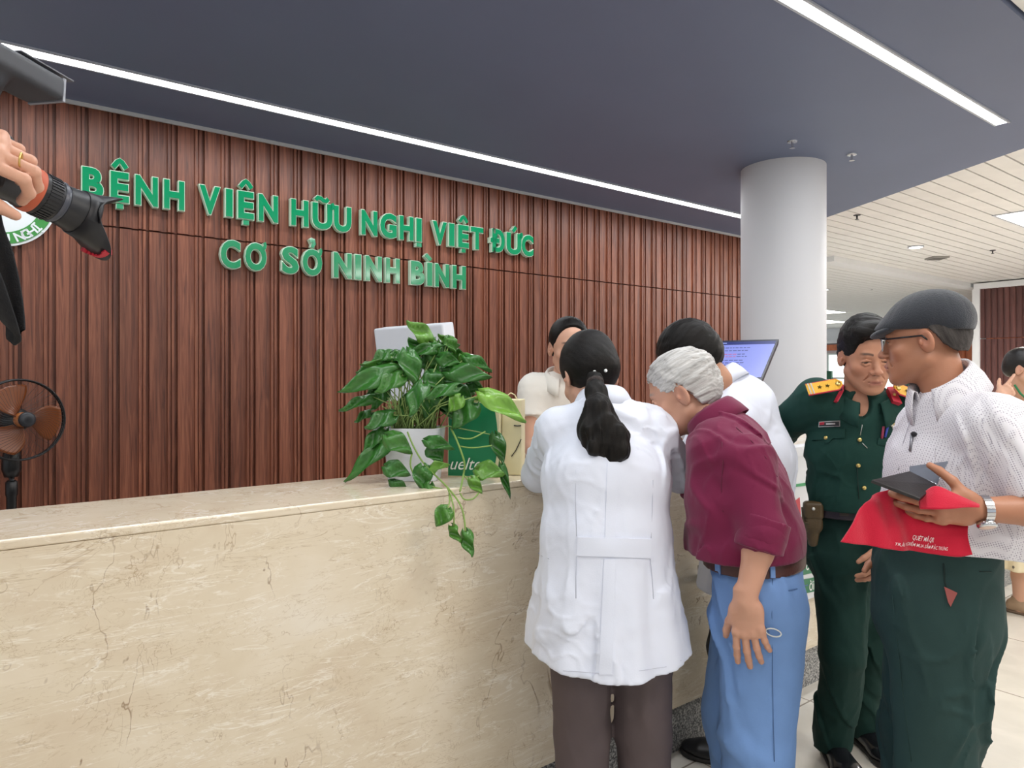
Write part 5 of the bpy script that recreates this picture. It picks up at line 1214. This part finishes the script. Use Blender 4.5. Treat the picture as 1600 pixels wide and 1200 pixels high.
# watch
wl_ = J['wrL']; ed = unit(J['elL']-wl_); wc = wl_+ed*.012
ws = MB(); x_ = unit(np.cross(ed, up)); y_ = np.cross(x_, ed)
for k in range(24):
    a0, a1 = 2*PI*k/24, 2*PI*(k+.86)/24; pts_ = []
    for (a, r) in ((a0, .0305), (a1, .0305), (a1, .0345), (a0, .0345)): pts_.append(wc+x_*(math.cos(a)*r)+y_*(math.sin(a)*r*.95))
    ws.hexa([p-ed*.009 for p in pts_]+[p+ed*.009 for p in pts_])
watch = ws.build('wristwatch', mat('steel', '#d0d2d6', .25, 1.), E_.root)
wd_ = unit(np.array([.1, -.45, -.9])); wd_ = unit(wd_-ed*np.dot(wd_, ed)); MB().lathe([(.019, -.004), (.0205, 0), (.0205, .006), (.018, .009)], wc+wd_*.033, wd_, 28).build('watch_case', mat('steel', '#d0d2d6', .25, 1.), watch, True)
MB().lathe([(.017, .009), (.016, .0096), (.0, .0097)], wc+wd_*.033, wd_, 28).build('watch_dial', mat('rose_dial', '#e0c4b4', .25), watch, True)
# belt seen below the shirt hem at the side, wallet in the pocket
patch('booklet', E_.tsdf, [(1475, 917), (1495, 927), (1485, 948), (1481, 941)], 1.4, mat('dull_red_cover', '#9a4a44', .5), E_.root, .006, 4, 4, .002, 'red booklet sticking out of the trouser pocket')
strand('pocket_edge', E_.tsdf, [(1474, 880), (1476, 910), (1486, 945)], 1.4, .0016, mat('dark_green_seam', '#142a26', .8), E_.to)
strand('back_pocket', E_.tsdf, [(1530, 893), (1540, 893), (1549, 894)], 1.4, .0014, mat('dark_green_seam', '#142a26', .8), E_.to)
strand('crease', E_.tsdf, [(1395, 930), (1402, 1000), (1410, 1080), (1424, 1190)], 1.4, .0012, GT2, E_.to)
# hair under the cap, cap, glasses
GH = mat('grey_black_hair', '#3a3634', .6, attr=True, bump=(500, .3), spec=.2)
ln = [(.12, .09), (.06, .09), (.05, .08), (.03, .06), (.012, .04), (-.012, .034), (-.032, .01), (-.045, -.012), (-.07, -.032), (-.13, -.04)]
E_.hair(GH, ln, .003, .0, None, 12, .002, dirv=(.2, -.3, -.8), h=.0028, hcol=(.06, .053, .05), hv=.5)
CAPM = mat('charcoal_wool', '#2c3038', .85, bump=(320, .35), sheen=.25)
k = S(); kl = S()
kl.ell((0, -.016, .070), (.090, .102, .072), rotx(-.06), k=0); kl.ell((0, .035, .056), (.082, .092, .040), rotx(-.26), k=.03); kl.ell((0, -.075, .045), (.078, .05, .05), k=.03)
def csea(P, d): return d+.0006*np.sin(np.arctan2(P[:, 0], P[:, 1]+.02)*8)**8
kl.fn(csea); kl.cut((0, 0, .030), (0, .10, -1))
k.sub(kl, E_.hc, E_.hR, .25, k=0, sc=.945); cap_ = sdf_obj('flat_cap', k, CAPM, E_.root, .0036)
kb = S(); kbl = S(); kbl.ell((0, .082, .040), (.070, .056, .014), rotx(-.30), k=0); kbl.cut((0, .03, 0), (0, -1, 0)); kb.sub(kbl, E_.hc, E_.hR, .25, k=0, sc=.945); sdf_obj('visor', kb, CAPM, cap_, .0034)
kc = E_.hl((0, -.012, .124)); MB().lathe([(.016, -.004), (.015, .002), (.008, .006), (.0, .007)], kc, E_.hR[:, 2], 18).build('top_button', CAPM, cap_, True)
b = MB(); GF = mat('black_frame', '#121318', .25)
b.tube([E_.hl((.062, .088, .012)), E_.hl((.074, .045, .012)), E_.hl((.083, .002, .012)), E_.hl((.082, -.014, -.004))], .0024, 8); b.tube([E_.hl((-.062, .088, .012)), E_.hl((-.074, .045, .012)), E_.hl((-.083, .002, .012)), E_.hl((-.082, -.014, -.004))], .0024, 8)
b.tube([E_.hl((-.062, .088, .013)), E_.hl((-.034, .104, .015)), E_.hl((0, .108, .012)), E_.hl((.034, .104, .015)), E_.hl((.062, .088, .013))], .0024, 8)
gl = b.build('glasses', GF, E_.root, True)
for s_ in (-1, 1):
    pts_ = []
    for i in range(24):
        a = 2*PI*i/24; cx_ = s_*.035+math.copysign(abs(math.cos(a))**.6, math.cos(a))*.025; cz_ = -.003+math.copysign(abs(math.sin(a))**.7, math.sin(a))*.0165
        pts_.append(E_.hl((cx_, .107-.16*abs(abs(cx_)-.01)*.9+.0, cz_)))
    MB().tube(pts_, .001, 6, True).build('lens_rim', mat('silver_rim', '#b8bcc4', .3, .8), gl, True)
    o = mesh_obj('lens', pts_+[q_-E_.hR[:, 1]*.0012 for q_ in pts_], [list(range(24)), list(range(24, 48))[::-1]]+[[i, 24+i, 24+(i+1) % 24, (i+1) % 24] for i in range(24)], mat('spectacle_glass', '#ffffff', .02, trans=1.), gl)
# red bag over the hand
RBM = mat('red_nonwoven_cloth', '#c41c38', .75, spec=.2, bump=(420, .25), sheen=.2)
bag = thing('red_cloth_bag', 'red cloth bag with small white print draped over the capped man\'s hand', 'bag')
def sheet(name, rows, m, parent, t=.005, nu=24, nv=16, amp=.006, seed=1):
    """rows: lists of (px, py, Z) of equal length; smooth interpolation"""
    G = np.array([[Pt(*c) for c in r] for r in rows]); 
    def cr(P, n):
        k_ = len(P); out = []
        for u in np.linspace(0, k_-1, n):
            i = min(int(u), k_-2); f_ = u-i; p0, p1, p2, p3 = P[max(i-1, 0)], P[i], P[i+1], P[min(i+2, k_-1)]
            out.append(.5*((2*p1)+(-p0+p2)*f_+(2*p0-5*p1+4*p2-p3)*f_*f_+(-p0+3*p1-3*p2+p3)*f_**3))
        return np.array(out)
    A1 = np.array([cr(r, nu+1) for r in G]); A2 = np.stack([cr(A1[:, i], nv+1) for i in range(nu+1)], 1)
    ww = wr(A2.reshape(-1, 3).astype(f4)*np.array([1, 1, .35], f4), seed, 60, 5).reshape(nv+1, nu+1); A2[..., 1] += amp*ww
    F = [[v*(nu+1)+u, v*(nu+1)+u+1, (v+1)*(nu+1)+u+1, (v+1)*(nu+1)+u] for v in range(nv) for u in range(nu)]
    o = mesh_obj(name, A2.reshape(-1, 3), F, m, parent, True); solid(o, t); return o, A2
rows = [[(1362, 776, 1.655), (1390, 765, 1.655), (1430, 768, 1.66), (1470, 772, 1.655), (1500, 790, 1.64), (1508, 800, 1.63)],
        [(1345, 790, 1.63), (1385, 790, 1.64), (1430, 795, 1.66), (1470, 798, 1.655), (1498, 805, 1.645), (1510, 815, 1.63)],
        [(1332, 818, 1.60), (1375, 822, 1.615), (1428, 822, 1.635), (1470, 826, 1.63), (1500, 832, 1.62), (1514, 840, 1.61)],
        [(1316, 848, 1.58), (1362, 854, 1.60), (1420, 861, 1.62), (1466, 868, 1.615), (1500, 870, 1.605), (1520, 867, 1.60)]]
o_, A2 = sheet('bag_body', rows, RBM, bag, .006, 40, 26, .022, 3)
rows2 = [[(1441, 773, 1.60), (1462, 760, 1.58), (1490, 771, 1.57), (1512, 781, 1.565), (1530, 789, 1.565)], [(1437, 785, 1.585), (1462, 775, 1.562), (1490, 781, 1.552), (1512, 787, 1.55), (1530, 791, 1.555)], [(1438, 795, 1.57), (1463, 796, 1.545), (1490, 795, 1.54), (1512, 793, 1.545), (1529, 793, 1.553)]]
sheet('top_fold', rows2, RBM, bag, .004, 20, 10, .003, 8)
def on_bag(u, v, o__=.006):   # u, v in 0..1 over the body
    nv, nu = A2.shape[0]-1, A2.shape[1]-1; x, y = u*nu, v*nv; i, j = min(int(x), nu-1), min(int(y), nv-1); fx_, fy_ = x-i, y-j
    p = A2[j, i]*(1-fx_)*(1-fy_)+A2[j, i+1]*fx_*(1-fy_)+A2[j+1, i]*(1-fx_)*fy_+A2[j+1, i+1]*fx_*fy_
    n__ = unit(np.cross(A2[j, i+1]-A2[j, i], A2[j+1, i]-A2[j, i])); n__ = n__ if n__[1] < 0 else -n__
    return p+n__*o__
PRW = mat('white_print', '#f0dfe0', .6)
for (txt, u0, u1, v0, dv_) in (('QUÉT MÃ QR', .41, .555, .835, .075), ('TRẢI NGHIỆM MUA SẮM ĐẶC TRƯNG', .30, .68, .915, .06)):
    Vt, Ft = text_geo(txt, 1, .004); a0, a1 = Vt[:, 0].min(), Vt[:, 0].max()
    mesh_obj('print_line', [on_bag(u0+(u1-u0)*(v[0]-a0)/(a1-a0), v0-v[1]*dv_, .0052) for v in Vt], Ft, PRW, bag)
# black wallet with clear flap
wt = thing('document_wallet', 'open black wallet with a clear flap held in the hand above the red bag', 'wallet')
BK = mat('black_leatherette', '#1e1c1f', .4, bump=(200, .1))
def slab(name, q, t, m):
    q = [np.array(p) for p in q]; n__ = unit(np.cross(q[1]-q[0], q[3]-q[0])); return bevel(MB().hexa([p-n__*t/2 for p in q]+[p+n__*t/2 for p in q]).build(name, m, wt), .0015)
slab('cover', [Pt(1361, 752, 1.60), Pt(1437, 781, 1.56), Pt(1463, 759, 1.63), Pt(1420, 738, 1.69)], .008, BK)
slab('flap', [Pt(1421, 739, 1.69), Pt(1464, 758, 1.63), Pt(1482, 721, 1.66), Pt(1421, 729, 1.72)], .003, mat('clear_grey_plastic', '#6f7480', .12, alpha=.85, spec=.8))

# ---------------------------------------------------------------- receptionist behind the counter
G_ = Person('person', 'woman in cream polo shirt behind the counter, head bent, facing the visitors', '#cf9f86', (.12, -.99))
Rg = G_.R; bz = .1
G_.joints(pel=Pt(862, 800, 3.02)-up*.0, chest=Pt(866, 676, 3.0), neck=Pt(880, 594, 2.96), shR=Pt(833, 608, 2.98), shL=Pt(930, 608, 2.98), elR=Pt(833, 700, 2.92), elL=Pt(935, 705, 2.9), wrR=Pt(872, 722, 2.74), wrL=Pt(905, 716, 2.74),
          hipR=Pt(848, 830, 3.02), hipL=Pt(885, 830, 3.02), knR=(.13, 3.0, .47), knL=(.24, 3.0, .47), anR=(.12, 3.03, .09), anL=(.25, 3.03, .09))
G_.head(Pt(889, 544, 2.93), (.14, -.98), .14, fem=True, eye=.25, sc=.97, brow='#3a2a24', lip='#b45a5a')
G_.body([('R', (.4, -.85, -.2), (0, 0, 1), kh), ('L', (-.2, -.95, -.2), (0, 0, 1), kh)], (.11, .075, .11, .075), hz=.0028)
CRP = mat('cream_polo_cloth', '#e6e2da', .75, bump=(260, .06))
g = S(); J = G_.J
g.ecap(Pt(862, 790, 3.02), Pt(866, 676, 3.0), Rg, .118, .10, .122, .11, k=0); g.ecap(Pt(872, 676, 3.0), Pt(876, 612, 2.97), Rg, .122, .105, .115, .075, k=.04); g.ecap(Pt(877, 616, 2.97), Pt(880, 597, 2.96), Rg, .1, .065, .055, .05, k=.04)
for q in 'LR': g.cap(J['neck']+(J['sh'+q]-J['neck'])*.5-up*.015, J['sh'+q], .048, .06, k=.04); skin_arm_sleeve(g, J['sh'+q], J['el'+q], J['wr'+q], .48, .062, .062, .05)
wrinkles(g, 91, .006, 34, .0008); g.cut(Pt(862, 775, 3.0), -up); sg_ = sdf_obj('polo_shirt', g, CRP, G_.root, .0055)
G_.collar(CRP, Pt(880, 592, 2.955), .066, .064, .026, .042, .4, tilt=.5, parent=sg_, spread=.016)
G_.trousers(mat('black_trousers', '#101114', .75, bump=(200, .05)), .96, .085, .066, .055, .135, .105, seed=95)
G_.shoes(mat('black_leather', '#17171a', .35), mat('dark_sole', '#2a2725', .7), .24, .042)
ln = [(.12, .13), (.074, .118), (.064, .096), (.054, .06), (.042, .02), (.022, .0), (.0, -.01), (-.02, -.02), (-.06, -.05), (-.13, -.06)]
G_.hair(BHAIRC, ln, .008, .002, None, 13, .001, dirv=(.3, -.9, .1), h=.0034, back=.01, hcol=BC)
bun = S(); bun.ell(G_.hl((0, -.125, .03)), (.04, .04, .04), k=0); sdf_obj('hair_bun', bun, BHAIR, G_.root, .004)

# ---------------------------------------------------------------- woman at the right edge
H_ = Person('person', 'woman in cream dotted dress at the right edge, raising a hand to her cheek', '#d0a188', (.62, -.78))
Rh = H_.R
H_.joints(pel=Pt(1606, 770, 4.3), chest=Pt(1612, 690, 4.28), neck=Pt(1612, 636, 4.27), shR=Pt(1582, 656, 4.22), shL=Pt(1640, 656, 4.34), elR=Pt(1562, 700, 4.08), elL=Pt(1650, 730, 4.3), wrR=Pt(1563, 622, 4.07), wrL=Pt(1635, 760, 4.15),
          hipR=Pt(1598, 790, 4.28), hipL=Pt(1622, 790, 4.36), knR=Pt(1596, 880, 4.30), knL=Pt(1622, 880, 4.38), anR=Pt(1594, 945, 4.34), anL=Pt(1622, 945, 4.42))
H_.head(Pt(1602, 577, 4.26), (.6, -.8), .08, fem=True, eye=.7, sc=.97, brow='#3a2a24', lip='#b4585a')
H_.body([('R', (.75, .1, .62), (.2, -.9, .3), dict(curl=(.12, .9, .95, 1.0), spread=.04, th=(.5, .8, -.4))), ('L', (-.1, -.3, -.9), (.5, -.8, 0), kh)], (.11, .075, .11, .075), hz=.0035, nz=.004)
def dressm():
    m, N, L, b_ = node_mat('cream_dotted_cloth'); tc = N.new('ShaderNodeTexCoord'); v = N.new('ShaderNodeTexVoronoi'); v.inputs['Scale'].default_value = 20; v.inputs['Randomness'].default_value = .75; L.new(tc.outputs['Object'], v.inputs['Vector'])
    r = ramp(N, [(.16, '#6d6458'), (.2, '#e3d5b4')]); L.new(v.outputs['Distance'], r.inputs[0]); L.new(r.outputs[0], b_.inputs['Base Color']); b_.inputs['Roughness'].default_value = .8
    return m
g = S(); J = H_.J
g.ecap(Pt(1606, 900, 4.31), Pt(1606, 770, 4.3), Rh, .22, .20, .155, .12, k=0); g.ecap(Pt(1606, 770, 4.3), Pt(1612, 690, 4.28), Rh, .155, .12, .155, .11, k=.03); g.ecap(Pt(1612, 690, 4.28), Pt(1612, 648, 4.27), Rh, .15, .105, .12, .07, k=.04)
for q in 'LR': g.cap(J['neck']+(J['sh'+q]-J['neck'])*.5-up*.02, J['sh'+q], .045, .055, k=.04); skin_arm_sleeve(g, J['sh'+q], J['el'+q], J['wr'+q], .7, .058, .056, .05)
cd = Pt(1606, 770, 4.3).astype(f4)
def dfold(P, d):
    th = np.arctan2((P-cd)@Rh.astype(f4), (P-cd)@H_.F.astype(f4)); return d+np.clip((1.0-P[:, 2])/.5, 0, 1)*.014*np.sin(th*11)
g.fn(dfold); wrinkles(g, 97, .006, 26); g.cut((0, 0, 1.47-(889-586)*4.25/FPX), -up); sdf_obj('dress', g, dressm(), H_.root, .008)
H_.collar(mat('cream_collar', '#e8e0cc', .75), Pt(1612, 640, 4.265), .058, .054, .02, .05, .4, tilt=.5, spread=.03)
b = MB(); b.tube([H_.hl((.06, -.03, -.10)), H_.hl((.075, .01, -.15)), H_.hl((.05, .06, -.2))], .006, 8); b.build('lanyard', mat('lanyard_green', '#1f7a4a', .5), H_.root)
H_.shoes(mat('beige_leather', '#a58a70', .4), mat('brown_sole', '#6f5a48', .6), .23, .04)
BHS = mat('dark_hair', '#1a1614', .35, bump=(300, .2)); ln = [(.12, .086), (.085, .078), (.068, .05), (.05, .015), (.03, .008), (.01, .012), (-.02, -.01), (-.06, -.05), (-.13, -.06)]
H_.hair(BHS, ln, .008, .003, None, 14, .001, dirv=(.3, -.9, .1), h=.004, back=.008)

# ---------------------------------------------------------------- photographer at the left edge with camera
P_ = Person('person', 'photographer in black at the left edge raising a camera with both hands', '#d9a58c', (.86, .5))
Rp = P_.R
P_.joints(pel=(-1.40, .62, .95), chest=(-1.38, .64, 1.22), neck=(-1.37, .65, 1.43), shL=(-1.47, .80, 1.40), shR=(-1.27, .50, 1.40), elL=(-1.22, 1.00, 1.52), elR=(-1.08, .72, 1.55), wrL=Pt(-98, 236, 1.03), wrR=(-1.03, 1.0, 1.78),
          hipL=(-1.44, .70, .9), hipR=(-1.36, .55, .9), knL=(-1.42, .71, .48), knR=(-1.34, .55, .48), anL=(-1.44, .71, .09), anR=(-1.36, .54, .09))
P_.head((-1.33, .67, 1.60), (.86, .5), -.15, eye=.6)
P_.body([('L', (.93, .15, .08), (-.1, -.85, .5), dict(curl=(1.0, 1.05, 1.1, 1.15), spread=.03, th=(.75, .62, -.55), tcurl=.5)), ('R', (.75, .55, .1), (.4, -.7, .5), dict(curl=(.8, .8, .8, .85)))], (.13, .09, .13, .09), hz=.005, nz=.0028)
BKC = mat('black_jersey', '#131419', .8, bump=(240, .06))
g = S(); J = P_.J
g.ecap((-1.40, .62, .9), J['chest'], Rp, .16, .125, .175, .125, k=0); g.ecap(J['chest'], J['neck']-up*.06, Rp, .175, .12, .14, .08, k=.04)
for q in 'LR': g.cap(J['neck']+(J['sh'+q]-J['neck'])*.5-up*.02, J['sh'+q], .055, .068, k=.045); skin_arm_sleeve(g, J['sh'+q], J['el'+q], J['wr'+q], 1.5, .07, .06, .05)
wrinkles(g, 99, .008, 24); g.cut((0, 0, .86), -up); sdf_obj('black_shirt', g, BKC, P_.root, .008)
P_.trousers(BKC, .95, seed=98); P_.shoes(mat('black_leather', '#17171a', .35), mat('dark_sole', '#2a2725', .7))
ln = [(.12, .08), (.08, .07), (.065, .05), (.045, .01), (.02, .012), (0, .02), (-.03, -.01), (-.06, -.06), (-.13, -.07)]
P_.hair(BHAIRC, ln, .012, .008, None, 15, .002, h=.005, hcol=BC)
rg = MB(); RF = P_.hands['L']; fb = J['wrL']+RF@np.array((.0105, .108, -.012))
ring_ = MB().tube([fb+RF[:, 0]*(.0103*math.cos(a))+unit(RF[:, 2]+RF[:, 1]*.4)*(.0103*math.sin(a)) for a in np.linspace(0, 2*PI, 20)[:-1]], .0015, 6, True).build('gold_ring', GOLDM, P_.root, True)
# the camera
cm = thing('photo_camera', 'black camera with an orange-banded zoom lens and petal hood held at the left edge', 'camera')
la = Pt(22, 284, 1.15); lb = Pt(148, 345, 1.27); ld = unit(lb-la); lr = unit(np.cross(ld, up)); lu = np.cross(lr, ld)
RUB = mat('black_rubber', '#1a1b20', .45); LBK = mat('lens_black', '#26272e', .35)
def lz(prof, name, m, n=40): return auto(MB().lathe(prof, la, ld, n).build(name, m, cm), 35)
lz([(.0, -.05), (.034, -.05), (.036, -.012), (.034, .005), (.036, .012), (.036, .018)], 'mount_barrel', LBK)
lz([(.0, .018), (.0375, .018), (.0385, .021), (.0385, .029), (.0375, .032), (.0, .032)], 'orange_ring', mat('orange_rubber', '#c85f3e', .5))
b = MB().lathe([(.0, .032), (.036, .032), (.037, .038), (.037, .06), (.036, .064)], la, ld, 40)
for k_ in range(40):
    a = 2*PI*k_/40; d_ = lr*math.cos(a)+lu*math.sin(a); q_ = np.cross(ld, d_); b.hexa(obox(la+ld*.049+d_*.0372, np.stack([ld, q_, d_], 1), (.010, .0014, .0012)))
b.build('zoom_ring', RUB, cm)
lz([(.0, .064), (.0365, .064), (.0375, .069), (.0345, .071), (.034, .075)], 'grey_ring', mat('grey_ring', '#4c4f5a', .35))
lz([(.0, .075), (.035, .075), (.038, .10), (.041, .112), (.0, .112)], 'front_barrel', RUB)
V = []; F = []; nn = 72
for i in range(nn):
    a = 2*PI*i/nn; ln_ = .146+.030*math.cos(2*(a-PI/2-.1)); d_ = lr*math.cos(a)+lu*math.sin(a)
    for (r, h_) in ((.040, .104), (.043, .125), (.045+.016*(ln_-.115)/.06, ln_)): V.append(la+d_*r+ld*h_)
for i in range(nn):
    j = (i+1) % nn
    for q in range(2): F.append([3*i+q, 3*i+q+1, 3*j+q+1, 3*j+q])
o = auto(mesh_obj('lens_hood', V, F, RUB, cm), 40); solid(o, .002)
a = -1.75; d_ = lr*math.cos(a)+lu*math.sin(a); a2 = -1.15
b = MB()
for k_ in range(8):
    aa = -2.0+.9*k_/8; d_ = lr*math.cos(aa)+lu*math.sin(aa); q_ = np.cross(ld, d_); ln_ = .146+.030*math.cos(2*(aa-PI/2-.1)); b.hexa(obox(la+ld*(ln_-.008)+d_*.0545, np.stack([ld, q_, d_], 1), (.007, .0045, .005)))
b.build('red_mark', mat('red_lettering', '#c8283c', .5), cm)
bd_c = la-ld*.085+lr*.0; CR = np.stack([lr, ld, lu], 1)
h = S(); h.box(bd_c, (.068, .033, .046), CR, .012, 0); h.box(bd_c+lu*.05, (.026, .032, .022), CR, .010, .012); h.box(bd_c+lr*.055+ld*.02-lu*.004, (.018, .026, .045), CR, .014, .01); sdf_obj('camera_body', h, mat('camera_black', '#1d1e22', .5, bump=(300, .1)), cm, .004)
fb_ = bd_c+lu*.085; b = MB().hexa(obox(fb_, CR, (.022, .022, .014))); b.build('flash_foot', RUB, cm)
FA = Pt(8, 108, 1.10); fd1 = unit(Pt(100, 150, 1.2)-Pt(0, 95, 1.08)); fr1 = unit(np.cross(fd1, up)); fu1 = np.cross(fr1, fd1); FR1 = np.stack([fr1, fd1, fu1], 1)
h = S(); h.box(FA+fd1*.01, (.038, .068, .019), FR1, .008, 0); h.cap(FA-fd1*.03-fu1*.02, fb_+lu*.02, .026, .026, k=.012); fl = sdf_obj('flash_unit', h, mat('flash_dark_grey', '#3d3f46', .5), cm, .004)
bevel(MB().hexa(obox(FA+fd1*.079, FR1, (.034, .003, .02))).build('flash_lens', mat('flash_window', '#8f929c', .3), fl), .001)
bevel(MB().hexa(obox(FA+fd1*.05+fu1*.0265, FR1, (.030, .052, .0012))).build('bounce_card', mat('grey_card', '#6d7078', .4), fl), .0005)
st = [bd_c+lr*.07+lu*.01, Pt(-12, 345, 1.07), Pt(6, 400, 1.08), Pt(18, 455, 1.09), Pt(24, 505, 1.09), Pt(22, 520, 1.085), Pt(8, 490, 1.06), Pt(-20, 420, 1.03), Pt(-80, 330, 1.0), bd_c-lr*.07+lu*.01]
b = MB(); sw_ = .019; V = []; F = []
ss = []
for i in range(len(st)-1):
    p0, p1, p2, p3 = st[max(i-1, 0)], st[i], st[i+1], st[min(i+2, len(st)-1)]
    for u in np.linspace(0, 1, 9)[:-1]: ss.append(.5*((2*p1)+(-p0+p2)*u+(2*p0-5*p1+4*p2-p3)*u*u+(-p0+3*p1-3*p2+p3)*u**3))
ss.append(st[-1])
for i, p in enumerate(ss):
    t_ = unit(ss[min(i+1, len(ss)-1)]-ss[max(i-1, 0)]); wv = unit(np.cross(t_, (.3, .95, 0))); e_ = min(1, min(i, len(ss)-1-i)/10+.35); V += [p-wv*sw_*e_, p+wv*sw_*e_]
for i in range(len(ss)-1): F.append([2*i, 2*i+1, 2*i+3, 2*i+2])
o = mesh_obj('strap', V, F, mat('black_webbing', '#101116', .8, bump=(300, .3)), cm, True); solid(o, .003)
